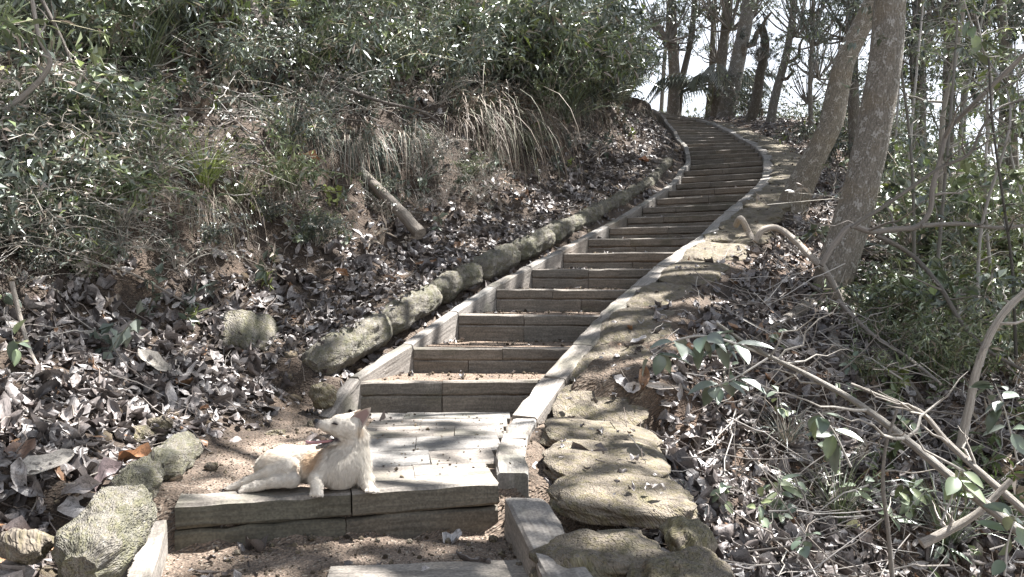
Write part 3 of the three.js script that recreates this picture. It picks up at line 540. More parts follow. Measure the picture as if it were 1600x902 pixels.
  // fur: fine tapering hairs over the coat
  {
    const r = rngOf(51), P0 = g.attributes.position, N0 = g.attributes.normal, ix = g.index.array, T = ix.length / 3, fb = new GB(), area = [], a = V(), b = V(), c = V(); let tot = 0;
    for (let t = 0; t < T; t++) { a.fromBufferAttribute(P0, ix[t * 3]); b.fromBufferAttribute(P0, ix[t * 3 + 1]); c.fromBufferAttribute(P0, ix[t * 3 + 2]); tot += b.sub(a).cross(c.sub(a)).length(); area.push(tot); }
    const nn = V(), head = q(530, 670, 0.01);
    for (let k = 0; k < 42000; k++) {
      const w = r() * tot; let lo = 0, hi = T - 1; while (lo < hi) { const m = (lo + hi) >> 1; area[m] < w ? lo = m + 1 : hi = m; }
      let s = r(), t = r(); if (s + t > 1) { s = 1 - s; t = 1 - t; }
      a.fromBufferAttribute(P0, ix[lo * 3]); b.fromBufferAttribute(P0, ix[lo * 3 + 1]); c.fromBufferAttribute(P0, ix[lo * 3 + 2]); nn.fromBufferAttribute(N0, ix[lo * 3]);
      const p0 = a.clone().multiplyScalar(1 - s - t).addScaledVector(b, s).addScaledVector(c, t);
      if (p0.y < 0.004) continue;
      const cc = coat(p0.x, p0.y, p0.z); if (cc[0] < 0.12) continue;
      const hd = p0.distanceTo(head), paw = p0.y < 0.035;
      const flow = hd < 0.09 ? V(0.8, -0.35, 0) : p0.x > 0.15 ? V(-0.15, -1, 0.15) : V(-0.8, -0.45, 0.1);
      flow.add(V(n3(p0.x * 22, p0.y * 22, 1) * 0.7, n3(p0.x * 22, p0.y * 22, 5) * 0.7, n3(p0.x * 22, p0.y * 22, 9) * 0.5));
      flow.addScaledVector(nn, -flow.dot(nn)).normalize().addScaledVector(nn, rr(r, 0.2, 0.65)).normalize();
      const L = (hd < 0.09 ? rr(r, 0.004, 0.009) : paw ? rr(r, 0.003, 0.006) : p0.x > 0.15 ? rr(r, 0.012, 0.027) : rr(r, 0.007, 0.016)), wd = rr(r, 0.0006, 0.0012);
      const sd = new THREE.Vector3().crossVectors(flow, nn).normalize(), k2 = rr(r, 0.82, 1.12), c3 = cc.map((x) => Math.min(0.75, x * k2));
      const tip = p0.clone().addScaledVector(flow, L).addScaledVector(V(0, -1, 0), L * 0.15);
      const i0 = fb.v(p0.x - sd.x * wd, p0.y - sd.y * wd, p0.z - sd.z * wd, c3), i1 = fb.v(p0.x + sd.x * wd, p0.y + sd.y * wd, p0.z + sd.z * wd, c3), i2 = fb.v(tip.x, Math.max(0.001, tip.y), tip.z, c3);
      fb.tri(i0, i1, i2);
    }
    const f = part('fur', fb.geo(), std({ roughness: 0.8, vertexColors: true, side: THREE.DoubleSide }), dog); f.userData.kind = 'stuff';
  }
  // ears: cupped leaves, inner side towards us
  const ear = (base0, base1, tip, depth, inner, name) => {
    const gb = new GB(), N = 8, Mx = 6;
    const ax = tip.clone().sub(base0.clone().lerp(base1, 0.5)), wv = base1.clone().sub(base0), nrm = new THREE.Vector3().crossVectors(wv, ax).normalize();
    for (const sgn of [1, -1]) {
      const b0 = gb.count;
      for (let i = 0; i <= N; i++) for (let j = 0; j <= Mx; j++) {
        const f = i / N, t = j / Mx * 2 - 1, wd = 0.5 * (1 - Math.pow(f, 1.5)) * (1 + 0.35 * f) + 0.01;
        const pp = base0.clone().lerp(base1, 0.5).addScaledVector(ax, f).addScaledVector(wv, t * wd).addScaledVector(nrm, -depth * (1 - t * t) * (1 - f) + (sgn < 0 ? -0.004 : 0));
        const edge = Math.abs(t) > 0.75 || f > 0.86;
        gb.v(pp.x, pp.y, pp.z, sgn > 0 && !edge ? inner : [0.48, 0.41, 0.34]);
      }
      for (let i = 0; i < N; i++) for (let j = 0; j < Mx; j++) { const k = b0 + i * (Mx + 1) + j; sgn > 0 ? (gb.tri(k, k + 1, k + Mx + 1), gb.tri(k + 1, k + Mx + 2, k + Mx + 1)) : (gb.tri(k, k + Mx + 1, k + 1), gb.tri(k + 1, k + Mx + 1, k + Mx + 2)); }
    }
    part('ear', gb.geo(), std({ roughness: 0.85, vertexColors: true, side: THREE.DoubleSide }), dog);
  };
  ear(q(547, 654, 0.04), q(562, 673, 0.022), q(579, 638, 0.02), 0.024, [0.25, 0.17, 0.15]);
  ear(q(540, 653, -0.03), q(552, 652, -0.05), q(563, 641, -0.04), 0.018, [0.28, 0.19, 0.15]);
  // nose, tongue, closed eye, teeth, claws
  const blob = (c, sx, sy, sz, rot = 0) => { const s = new THREE.SphereGeometry(1, 14, 10); s.scale(sx, sy, sz); s.rotateZ(rot); s.translate(c.x, c.y, c.z); return s; };
  part('nose', blob(q(493, 661, 0.035), 0.015, 0.0155, 0.0165), std({ color: 0x17120f, roughness: 0.35 }), dog);
  { const gb = new GB(), tp = [q(524, 689, 0.022), q(512, 690, 0.027), q(500, 691, 0.03), q(488, 692.5, 0.034), q(480, 692.5, 0.036), q(476.5, 690.5, 0.037)];
    const cs = curve(tp, 14), wd = (f) => 0.013 + 0.006 * Math.sin(f * 2.6) - 0.008 * smooth(0.86, 1, f);
    const b0 = gb.count; cs.forEach((c, i) => { for (let s = 0; s <= 10; s++) { const a = s / 10 * 6.2832, w = wd(i / 14); gb.v(c.x, c.y + Math.sin(a) * 0.0058 - 0.003 * (1 - Math.cos(a) * Math.cos(a)), c.z + Math.cos(a) * w, [0.44, 0.22, 0.22]); } });
    for (let i = 0; i < 14; i++) for (let s = 0; s < 10; s++) { const k = b0 + i * 11 + s; gb.tri(k, k + 1, k + 11); gb.tri(k + 1, k + 12, k + 11); }
    part('tongue', gb.geo(), std({ vertexColors: true, roughness: 0.4, side: THREE.DoubleSide }), dog); }
  { const gb = new GB(); gb.tube(curve([q(526.5, 665, 0.0585), q(522, 662.7, 0.0605), q(517, 663.2, 0.0555)], 8), (f) => 0.001 + 0.0036 * Math.sin(f * 3.14), 6, [0.02, 0.015, 0.014]); part('closed_eye', gb.geo(), M.twig, dog); }
  for (const [u, v] of [[507, 694.5], [511, 693.6], [515, 692.4]]) part('tooth', new THREE.ConeGeometry(0.0022, 0.007, 6).translate(q(u, v, 0.034).x, q(u, v, 0.034).y + 0.001, q(u, v, 0.034).z), std({ color: 0xd8d2c0, roughness: 0.4 }), dog);
  const claw = (c, dx) => { const k = new THREE.ConeGeometry(0.0035, 0.012, 6); k.rotateX(Math.PI / 2 + 0.6); k.translate(c.x, c.y, c.z); part('claw', k, std({ color: 0x241d19, roughness: 0.5 }), dog); };
  for (const du of [-8, -3, 3, 8]) claw(q(493 + du, 778.5, 0.158), du);
  for (const du of [-7, -2, 4, 9]) claw(q(579 + du * 1.1, 771.5, 0.074), du);
  for (const [u, v, z] of [[346, 768, 0.01], [346, 771, 0.03], [369.5, 770, 0.055], [370, 773, 0.075]]) part('pad', blob(q(u, v, z), 0.007, 0.007, 0.006), std({ color: 0x2b2422, roughness: 0.7 }), dog);
}
console.log('dog');

// ---------------------------------------------------------------- trees
const GREY = [1, 1, 1];
const pal = {
  dull: [[0.085, 0.102, 0.072], [0.12, 0.138, 0.095], [0.07, 0.09, 0.068], [0.16, 0.17, 0.14]],
  light: [[0.145, 0.185, 0.085], [0.18, 0.215, 0.11], [0.115, 0.15, 0.07], [0.22, 0.25, 0.12]],
  grey: [[0.155, 0.18, 0.135], [0.12, 0.145, 0.10], [0.2, 0.22, 0.17], [0.095, 0.118, 0.078]],
  dark: [[0.035, 0.05, 0.035], [0.05, 0.065, 0.04], [0.06, 0.075, 0.05]],
  yellow: [[0.22, 0.27, 0.06], [0.17, 0.23, 0.06], [0.25, 0.28, 0.09]],
  dry: [[0.26, 0.20, 0.15], [0.33, 0.27, 0.21], [0.19, 0.145, 0.11], [0.38, 0.33, 0.27]],
};
const pick = (r, a) => a[Math.floor(r() * a.length)];
const vary = (r, c, k = 0.2) => { const f = rr(r, 1 - k, 1 + k); return [c[0] * f, c[1] * f, c[2] * f]; };
// crown: limbs reach out to clumps; each clump holds leaves round its twigs
function crown(seed, { R, leaves, clumps, len, wid, colors, odd = 0.05, spread = 0.28, limbs = true }) {
  const r = rngOf(seed), lf = new GB(), tw = new GB(), cs = [];
  for (let i = 0; i < clumps; i++) { const d = unit(r), k = Math.cbrt(rr(r, 0.06, 1)); cs.push(V(d.x * R.x * k, d.y * R.y * k, d.z * R.z * k)); }
  const root = V(0, -R.y * 0.95, 0);
  cs.forEach((c) => {
    if (limbs) { const m = root.clone().lerp(c, 0.5).add(V(rr(r, -0.1, 0.1) * R.x, -0.1 * R.y, rr(r, -0.1, 0.1) * R.z)); tw.tube(curve([root, m, c], 6), (f) => lerp(0.02, 0.005, f) * R.y, 4, [0.16, 0.14, 0.12], false); }
    const size = spread * rr(r, 0.55, 1.35) * Math.cbrt(R.x * R.y * R.z), n = Math.round(leaves / clumps * rr(r, 0.6, 1.4)), tone0 = pick(r, colors), nt = 5, tips = [];
    for (let t = 0; t < nt; t++) { const e = unit(r); e.y = e.y * 0.6 + 0.1; const tip = c.clone().addScaledVector(e, size * rr(r, 0.7, 1.3)); tips.push(tip); if (limbs) tw.tube([c, c.clone().lerp(tip, 0.5).add(V(0, 0.04 * size, 0)), tip], [0.006 * R.y, 0.004 * R.y, 0.002 * R.y], 3, [0.15, 0.13, 0.11], false); }
    for (let k = 0; k < n; k++) {
      const tip = pick(r, tips), p = c.clone().lerp(tip, rr(r, 0.1, 1.1)).add(V(rr(r, -1, 1), rr(r, -1, 1), rr(r, -1, 1)).multiplyScalar(size * 0.22));
      const d = tip.clone().sub(c).normalize().multiplyScalar(0.6).add(unit(r)).add(V(0, -0.45, 0)).normalize();
      const up = unit(r).multiplyScalar(0.6).add(V(0, 1, 0)).normalize(), q = rr(r, 0.65, 1.3);
      lf.leaf(p, d, up, len * q, wid * q, r() < odd ? vary(r, pick(r, pal.yellow)) : vary(r, tone0, 0.25), rr(r, 0.1, 0.6), rr(r, 0, 0.3));
    }
  });
  return { leaf: lf.geo(), twig: tw.geo() };
}
const crowns = {
  airy: [crown(101, { R: V(1.6, 1.8, 1.6), leaves: 1500, clumps: 18, len: 0.13, wid: 0.024, colors: pal.grey }), crown(102, { R: V(1.8, 1.6, 1.6), leaves: 1500, clumps: 16, len: 0.14, wid: 0.022, colors: pal.dull })],
  broad: [crown(103, { R: V(1.7, 1.7, 1.7), leaves: 1700, clumps: 15, len: 0.14, wid: 0.04, colors: pal.dull }), crown(104, { R: V(1.6, 1.9, 1.6), leaves: 1700, clumps: 18, len: 0.13, wid: 0.038, colors: pal.dark, odd: 0.02 })],
  thin: [crown(105, { R: V(1.6, 1.8, 1.6), leaves: 800, clumps: 20, len: 0.11, wid: 0.024, colors: pal.light, spread: 0.3 })],
  roof: [crown(106, { R: V(3.0, 1.1, 3.0), leaves: 2300, clumps: 22, len: 0.2, wid: 0.055, colors: pal.dull, spread: 0.27 }), crown(107, { R: V(3.0, 1.2, 2.7), leaves: 2300, clumps: 20, len: 0.2, wid: 0.055, colors: pal.dull, spread: 0.27 })],
};
function trunkGeo(pts, radii, r, col = GREY, sides = 14, n = 22, rough = 0.05) {
  const g = new GB(), cs = curve(pts, n), sd = r() * 40;
  g.tube(cs, cs.map((_, i) => { const f = i / n * (radii.length - 1), k = Math.min(radii.length - 2, Math.floor(f)), R = lerp(radii[k], radii[k + 1], f - k); return (a, al) => R * (1 + rough * n3(Math.cos(a) + sd, Math.sin(a), al * 1.1) + rough * 0.35 * n3(Math.cos(a) * 3 + sd, Math.sin(a) * 3, al * 5)); }), sides, col);
  return g.geo();
}
function leafPart(parent, kind, i, pos, scale, turn, name = 'crown') {
  const c = crowns[kind][i % crowns[kind].length], m = part(name, c.leaf, M.leaf, parent); m.position.copy(pos); m.scale.set(...scale); m.rotation.y = turn; m.userData.kind = 'stuff';
  const t = part('limbs', c.twig, M.twig, m); return m;
}
{
  const r = rngOf(61);
  // the two leaning trunks beside the stairs
  const t1 = thing('leaning_tree', 'lichen spotted leaning trunk nearest the stair bend, curving to the right', 'tree');
  const d1 = 10, a1 = [[1222, 372], [1236, 330], [1247, 300], [1272, 248], [1298, 195], [1308, 145], [1320, 95], [1346, 42], [1374, -20], [1392, -90], [1420, -190]].map(([u, v], i) => at(u, v, d1 + i * 0.06));
  part('trunk', trunkGeo(a1, [0.24, 0.2, 0.175, 0.15, 0.142, 0.14, 0.132, 0.127, 0.12, 0.115, 0.1], r, [1.15, 1.1, 1.02], 18, 40, 0.06), M.bark, t1);
  leafPart(t1, 'roof', 0, a1[10].clone().add(V(0.4, 1.8, -0.5)), [0.4, 0.5, 0.4], 1);
  const t2 = thing('leaning_tree', 'thickest grey trunk, leaning right in front of the other, roots in the litter', 'tree');
  const a2 = [[1287, 520], [1293, 470], [1305, 425], [1322, 375], [1342, 305], [1358, 240], [1369, 190], [1383, 100], [1390, 20], [1394, -60], [1402, -200], [1420, -380]].map(([u, v], i) => at(u, v, 7.5 + i * 0.03));
  const tr2 = part('trunk', trunkGeo(a2, [0.26, 0.205, 0.182, 0.17, 0.164, 0.16, 0.156, 0.15, 0.143, 0.136, 0.128, 0.1], r, [1.2, 1.19, 1.17], 18, 46, 0.05), M.bark, t2);
  for (const [pts, rad] of [[[[1300, 455], [1345, 520], [1400, 590], [1440, 640]], 0.11], [[[1275, 470], [1235, 505], [1180, 540]], 0.08], [[[1290, 500], [1310, 560], [1350, 620]], 0.08]]) {
    const g = new GB(), P0 = pts.map(([u, v], i) => { const p = i ? ground(u, v, 5) : at(u, v, 7.4); if (i) p.y += 0.03; return p; }); g.tube(curve(P0, 12), (f) => lerp(rad, rad * 0.3, f), 9, [0.8, 0.76, 0.72]); part('root', g.geo(), M.bark, tr2);
  }
  leafPart(t2, 'roof', 1, a2[11].clone().add(V(0.3, 1.4, 0)), [0.4, 0.5, 0.4], 2);

  // trees beyond the stair top and down the slope: [label, base u, v, depth, bends, radius, crown, at, scale]
  const far = [
    ['straight grey trunk standing alone at the stair top, left of the sky gap', [[1052, 172], [1054, 120], [1050, 50], [1048, -40], [1046, -120]], 27, 0.24, 'airy', [[1046, -30, 1.1], [1000, 40, 1.0], [1060, 30, 0.55]]],
    ['thin trunk leaning right beside the straight one at the stair top', [[1060, 172], [1066, 125], [1078, 70], [1086, 0], [1092, -90]], 27.5, 0.14, 'airy', [[1092, -40, 0.9]]],
    ['slim trunk at the back of the cluster above the stair bend', [[1106, 186], [1112, 120], [1114, 60], [1120, -60]], 27, 0.13, 'thin', [[1120, 40, 0.8], [1115, -50, 1]]],
    ['middle trunk of the cluster above the stair bend', [[1118, 188], [1124, 130], [1132, 60], [1142, -60]], 26, 0.22, 'thin', [[1142, -40, 1.1], [1150, 60, 0.5]]],
    ['thick dark trunk leaning right, front of the cluster above the bend', [[1131, 194], [1142, 150], [1153, 95], [1166, 30], [1176, -60]], 25, 0.31, 'thin', [[1176, -60, 1]]],
    ['crooked dark trunk clad in creeper, above the upper edging stones', [[1168, 200], [1180, 165], [1188, 115], [1196, 70], [1190, 40]], 22, 0.17, 'broad', [[1196, 66, 0.32], [1203, 95, 0.26], [1185, 60, 0.3]]],
    ['forked slender tree right of the creeper clad trunk', [[1203, 195], [1214, 140], [1228, 90], [1238, 30], [1246, -60]], 21, 0.13, 'thin', [[1246, -30, 0.9], [1280, 40, 0.7]]],
    ['thin dark stem between the forked tree and the leaning trunks', [[1268, 205], [1266, 130], [1270, 50], [1272, -50]], 19, 0.07, 'thin', [[1272, -20, 0.8], [1262, 100, 0.5]]],
    ['pale straight trunk seen behind the upper leaning trunk', [[1336, 250], [1334, 160], [1332, 60], [1330, -60]], 15, 0.13, 'airy', [[1330, -40, 0.8], [1310, 60, 0.5]]],
    ['pale straight trunk in the foliage right of the thick one', [[1474, 330], [1480, 220], [1484, 100], [1480, -60]], 13, 0.13, 'airy', [[1480, -60, 0.8], [1520, 40, 0.5]]],
    ['thin pale stem leaning behind the thick trunk on the downhill side', [[1420, 260], [1440, 120], [1452, 20], [1462, -60]], 15, 0.07, 'airy', [[1450, 0, 0.6]]],
    ['dark leaved tree at the right edge above the bare branches', [[1585, 330], [1580, 200], [1570, 80], [1560, -60]], 12, 0.1, 'broad', [[1570, 60, 0.5], [1540, -20, 0.6], [1600, 130, 0.4]]],
    ['slender tree with dark leaves just right of the thick trunk', [[1428, 330], [1430, 200], [1426, 80], [1436, -60]], 16, 0.07, 'broad', [[1430, 90, 0.5], [1440, -20, 0.75]]],
  ];
  far.forEach(([lab, pts, d, rad, kind, cr], k) => {
    const P0 = pts.map(([u, v]) => at(u, v, d)), h0 = hAt(P0[0].x, P0[0].z); if (h0 < P0[0].y) P0.unshift(V(P0[0].x - (P0[1].x - P0[0].x) * 0.3, h0 - 0.1, P0[0].z));
    const t = thing('woodland_tree', lab, 'tree', V(0, 0, 0), 'trees beyond the stairs');
    part('trunk', trunkGeo(P0, P0.map((_, i) => lerp(rad * 0.98, rad * 0.6, i / (P0.length - 1))), r, k === 5 ? [0.5, 0.47, 0.42] : tone(r, 0.75, 1.05), 10, 18), M.bark, t);
    cr.forEach(([u, v, s], i) => leafPart(t, kind, i + k, at(u, v, d + rr(r, -0.8, 0.8)), [s, s * rr(r, 0.9, 1.2), s], r() * 6));
    if (k === 6 || k === 4) for (const [a, b] of k === 6 ? [[[1222, 110], [1275, 40]], [[1232, 62], [1290, 8]], [[1216, 130], [1250, 95]]] : [[[1150, 100], [1205, 20]]]) { const g = new GB(); g.tube(limb(r, at(a[0], a[1], d), at(b[0], b[1], d - 0.5), 7, 0.12), (f) => rad * 0.5 * (1 - 0.75 * f), 6, [0.6, 0.55, 0.5]); part('branch', g.geo(), M.bark, t); }
  });
  // the wood behind: slender trees going down the far slope
  for (let k = 0; k < 18; k++) {
    const u = k < 4 ? rr(r, 1010, 1300) : rr(r, 1180, 1720), d = rr(r, 17, 46), rad = rr(r, 0.06, 0.13), x = (u - 800) / F * d, z = -d, h = hAt(x, z), top = rr(r, 7, 13) + Math.max(0, d * 0.12), lean = rr(r, -0.8, 1.2); if (Math.abs(project(x, z).t) < 2.6) continue; const P0 = [V(x, h - 0.2, z), V(x + lean * 0.3, h + top * 0.35, z), V(x + lean * 0.9, h + top * 0.7, z), V(x + lean * 1.3, h + top, z)];
    const t = thing('slender_tree', `slender ${rad > 0.1 ? 'thicker stemmed' : 'thin stemmed'} tree ${u < 1150 ? 'beyond the stair top' : u < 1300 ? 'between the stair top and the leaning trunks' : u < 1450 ? 'behind the two leaning trunks' : 'behind the bare branches at the right'}${d > 32 ? ', far back' : d > 24 ? ', in the middle distance' : ', nearer'}`, 'tree', V(0, 0, 0), 'slender trees of the wood behind');
    part('trunk', trunkGeo(P0, [rad * 1.2, rad, rad * 0.8, rad * 0.4], r, tone(r, 0.7, 1.05), 7, 10), M.bark, t);
    const kind = pick(r, ['airy', 'thin', 'thin']), nc = 1 + Math.floor(r() * 2);
    for (let c = 0; c < nc; c++) { const f = rr(r, 0.35, 1), q = P0[0].clone().lerp(P0[3], f), s = rr(r, 0.6, 1.15); leafPart(t, kind, k + c, q.add(V(rr(r, -1, 1), 0, rr(r, -1, 1))), [s, s, s], r() * 6); }
  }
  // trees on top of the bank, above the picture: their leaves sieve the sun
  const roof = [[-8.5, -5.5], [-6.8, -12.5], [-4.2, -18.5], [-9.5, -18], [-1.5, -26], [9.5, -7], [11.5, -13.5], [14.5, -21], [7, -2.2]];
  const masses = roof.map(() => []);
  // ground to shade, some at random: a leaf mass is added sunward of each
  for (const [x0, y0, z0, s] of [[-0.95, 0, -5.1, 0.22], [0.3, 0.1, -4.1, 0.28], [-0.35, 0, -4.6, 0.2], [-0.4, -0.2, -2.5, 0.3], [-1.6, 0, -3.3, 0.25], [0.4, 0.9, -7.4, 0.4], [1.6, 1.5, -9.4, 0.7], [2.6, 2.2, -11.5, 0.9], [3.5, 2.8, -13.6, 1], [4.4, 3.6, -16.4, 1.1], [4.8, 4.5, -19.4, 1.1], [4.8, 5.2, -22, 1],
    [-2, 0.5, -4.4, 0.5], [-3.1, 0.8, -6, 0.6], [-1.3, 1, -8, 0.7], [0.5, 3.4, -13, 0.8], [2, -0.2, -4.6, 0.3], [3.1, 0.4, -6.4, 0.35], [1.1, -0.3, -3, 0.25], ...Array.from({ length: 7 }, () => { const q = ground(rr(r, 20, 900), rr(r, 60, 520), 3); return [q.x, q.y, q.z, rr(r, 0.22, 0.4)]; }), ...Array.from({ length: 4 }, () => { const q = ground(rr(r, 1060, 1560), rr(r, 380, 850), 3); return [q.x, q.y, q.z, rr(r, 0.2, 0.34)]; }), ...Array.from({ length: 9 }, (_, i) => { const x = rr(r, -5.5, 6), z = rr(r, -2.6, -12); return [x, Math.max(-0.5, hAt(x, z)), z, rr(r, 0.2, 0.36)]; }), [4.3, 3.2, -15, 0.8], [4.7, 4, -18, 0.9], [3.2, 2.5, -12.6, 0.8], [5, 4.8, -20.8, 0.9], [2.2, 1.9, -10.4, 0.6], [3.9, 3, -14.4, 0.7], [4.9, 5, -21.6, 0.9], [4.5, 5.5, -23, 0.8]]) {
    let H0 = 11; while (y0 + SUN.y * H0 < -(z0 + SUN.z * H0) * 0.346 + 2.2 + 1.2 * s) H0 += 0.3;
    const c = V(x0, y0, z0).addScaledVector(SUN, H0); c.s = s;
    let b = 0; roof.forEach(([tx, tz], k) => { if (Math.hypot(tx - c.x, tz - c.z) < Math.hypot(roof[b][0] - c.x, roof[b][1] - c.z)) b = k; });
    masses[b].push(c);
  }
  roof.forEach(([x, z], k) => {
    if (!masses[k].length) return;
    const h = hAt(x, z), t = thing('bank_top_tree', x < 0 ? 'tall shade tree rooted on the bank top, its crown above the picture' : 'tall shade tree rooted beyond the right edge, its crown above the picture', 'tree', V(0, 0, 0), x < 0 ? 'shade trees on the bank top' : 'shade trees beyond the right edge');
    const mid = masses[k].reduce((a, b) => a.add(b), V(0, 0, 0)).divideScalar(masses[k].length), fork = V(lerp(x, mid.x, 0.45), mid.y - 2.6, lerp(z, mid.z, 0.45));
    const tk = part('trunk', trunkGeo([V(x, h - 0.3, z), V(lerp(x, fork.x, 0.2), lerp(h, fork.y, 0.45), lerp(z, fork.z, 0.2)), fork], [0.24, 0.19, 0.13], r, tone(r), 9, 12), M.bark, t);
    for (const c of masses[k]) {
      const g = new GB(); g.tube(limb(r, fork, c.clone().add(V(0, -0.7, 0)), 7, 0.15), (f) => lerp(0.1, 0.04, f), 6, [0.7, 0.66, 0.6]); part('bough', g.geo(), M.bark, tk);
      const s = c.s; leafPart(t, 'roof', Math.floor(r() * 2), c, [s, s, s], r() * 6);
    }
  });
}
console.log('trees');

// ---------------------------------------------------------------- plants
function stemCurve(r, lean, hgt, bend) { const a = r() * 6.2832, d = V(Math.cos(a), 0, Math.sin(a)), k = lean * rr(r, 0.4, 1.2); return curve([V(d.x * 0.03, 0, d.z * 0.03), V(d.x * k * 0.3, hgt * 0.45, d.z * k * 0.3), V(d.x * k * 0.8, hgt * (0.85 - bend * 0.1), d.z * k * 0.8), V(d.x * k * (1.1 + bend * 0.4), hgt * (1 - bend * 0.25), d.z * k * (1.1 + bend * 0.4))], 9); }
const makers = {
  bamboo(seed, colors = pal.grey, n = 15) { // arching canes with narrow hanging leaves
    const r = rngOf(seed), s = new GB(), l = new GB();
    for (let i = 0; i < n; i++) {
      const c = stemCurve(r, 0.6, rr(r, 0.55, 1.05), rr(r, 0.2, 1.2)); s.tube(c, (f) => lerp(0.0055, 0.0015, f), 4, [0.33, 0.3, 0.2], false);
      const tone0 = pick(r, colors);
      for (let k = 2; k < c.length; k++) for (let m = 0; m < 7; m++) { const d = unit(r); d.y -= 0.35; d.normalize(); const tw = c[k].clone().addScaledVector(d, rr(r, 0.0, 0.12)); const q = rr(r, 0.7, 1.4); l.leaf(tw, d, unit(r).add(V(0, 1.2, 0)).normalize(), 0.105 * q, 0.0095 * q, r() < 0.06 ? vary(r, pick(r, pal.yellow)) : r() < 0.1 ? vary(r, pick(r, pal.dry)) : vary(r, tone0, 0.3), rr(r, 0.1, 0.7), rr(r, 0.05, 0.4)); }
    }
    return { stems: s.geo(), leaf: l.geo() };
  },
  bushy(seed, colors = pal.dull, len = 0.06, wid = 0.016, n = 10, per = 6) {
    const r = rngOf(seed), s = new GB(), l = new GB();
    for (let i = 0; i < n; i++) {
      const c = stemCurve(r, 0.55, rr(r, 0.4, 1.0), rr(r, 0, 0.7)); s.tube(c, (f) => lerp(0.007, 0.0015, f), 4, [0.3, 0.26, 0.21], false);
      for (let k = 2; k < c.length; k++) for (let b = 0; b < 2; b++) {
        const d = unit(r); d.y = Math.abs(d.y) * 0.6; const e = c[k].clone().addScaledVector(d, rr(r, 0.1, 0.24)); s.tube([c[k], c[k].clone().lerp(e, 0.5).add(V(0, 0.012, 0)), e], [0.0025, 0.0018, 0.001], 3, [0.3, 0.26, 0.21], false);
        const tone0 = pick(r, colors);
        for (let m = 0; m < per; m++) { const q = rr(r, 0.6, 1.4), p = c[k].clone().lerp(e, rr(r, 0.25, 1.05)), dd = unit(r).addScaledVector(d, 0.7).add(V(0, -0.2, 0)).normalize(); l.leaf(p, dd, unit(r).multiplyScalar(0.6).add(V(0, 1, 0)).normalize(), len * q, wid * q, r() < 0.05 ? vary(r, pick(r, pal.yellow)) : vary(r, tone0, 0.25), rr(r, 0.1, 0.5), rr(r, 0, 0.3)); }
      }
    }
    return { stems: s.geo(), leaf: l.geo() };
  },
  twiggy(seed) { // mostly dead canes and twigs with a few leaves
    const r = rngOf(seed), s = new GB(), l = new GB();
    for (let i = 0; i < 14; i++) {
      const c = stemCurve(r, 1.0, rr(r, 0.4, 1.0), rr(r, 0.3, 1.6)), k0 = rr(r, 0.6, 1.2); s.tube(c, (f) => lerp(0.0065, 0.0015, f), 4, [0.36 * k0, 0.33 * k0, 0.28 * k0], false);
      for (let k = 2; k < c.length; k += 1) { const d = unit(r), e = c[k].clone().addScaledVector(d, rr(r, 0.1, 0.35)); s.tube(limb(r, c[k], e, 3, 0.02), [0.003, 0.0022, 0.0016, 0.001], 3, [0.36 * k0, 0.32 * k0, 0.27 * k0], false); for (let m = 0; m < 2; m++) { const q = rr(r, 0.7, 1.3); l.leaf(c[k].clone().lerp(e, rr(r, 0.4, 1)), unit(r), unit(r), 0.075 * q, 0.016 * q, vary(r, pick(r, r() < 0.6 ? pal.dry : pal.grey), 0.3), 0.4, 0.2); } }
    }
    return { stems: s.geo(), leaf: l.geo() };
  },
  fern(seed, colors = pal.light) {
    const r = rngOf(seed), s = new GB(), l = new GB();
    for (let i = 0; i < 9; i++) {
      const a = i * 0.7 + rr(r, -0.2, 0.2), d = V(Math.cos(a), 0, Math.sin(a)), L = rr(r, 0.7, 1.1), c = curve([V(0, 0, 0), V(d.x * L * 0.25, L * 0.5, d.z * L * 0.25), V(d.x * L * 0.65, L * 0.62, d.z * L * 0.65), V(d.x * L, L * 0.38, d.z * L)], 26), col = pick(r, colors);
      s.tube(c, (f) => lerp(0.005, 0.001, f), 4, [0.2, 0.18, 0.1], false);
      const side = V(-d.z, 0, d.x);
      for (let k = 4; k < c.length; k++) for (const g of [-1, 1]) { const t = c[Math.min(26, k + 1)].clone().sub(c[k - 1]).normalize(), f = k / 26, q = 0.2 * Math.sin(Math.PI * Math.pow(f, 0.75)) + 0.02, dd = side.clone().multiplyScalar(g).addScaledVector(t, 0.45).add(V(0, -0.2, 0)).normalize(); l.leaf(c[k], dd, V(0, 1, 0), q, 0.011, vary(r, col, 0.2), 0.2, 0.2); }
    }
    return { stems: s.geo(), leaf: l.geo() };
  },
  grass(seed, colors = pal.yellow, n = 150, len = 0.6, wid = 0.0065, droop = 1.3, up = 0.8) {
    const r = rngOf(seed), l = new GB();
    for (let i = 0; i < n; i++) { const a = r() * 6.28, d = V(Math.cos(a) * rr(r, 0.1, 0.75), up, Math.sin(a) * rr(r, 0.1, 0.75)).normalize(); l.blade(V(rr(r, -0.04, 0.04), 0, rr(r, -0.04, 0.04)), d, len * rr(r, 0.5, 1.25), wid * rr(r, 0.7, 1.3), vary(r, pick(r, colors), 0.3), 6, droop * rr(r, 0.5, 1.6), rr(r, -1, 1)); }
    return { leaf: l.geo() };
  },
  hanging(seed, colors = [[0.15, 0.11, 0.08], [0.2, 0.155, 0.115], [0.11, 0.085, 0.06], [0.13, 0.125, 0.08]], n = 230) { // dead blades hanging down the bank face; local +z is away from the bank
    const r = rngOf(seed), l = new GB();
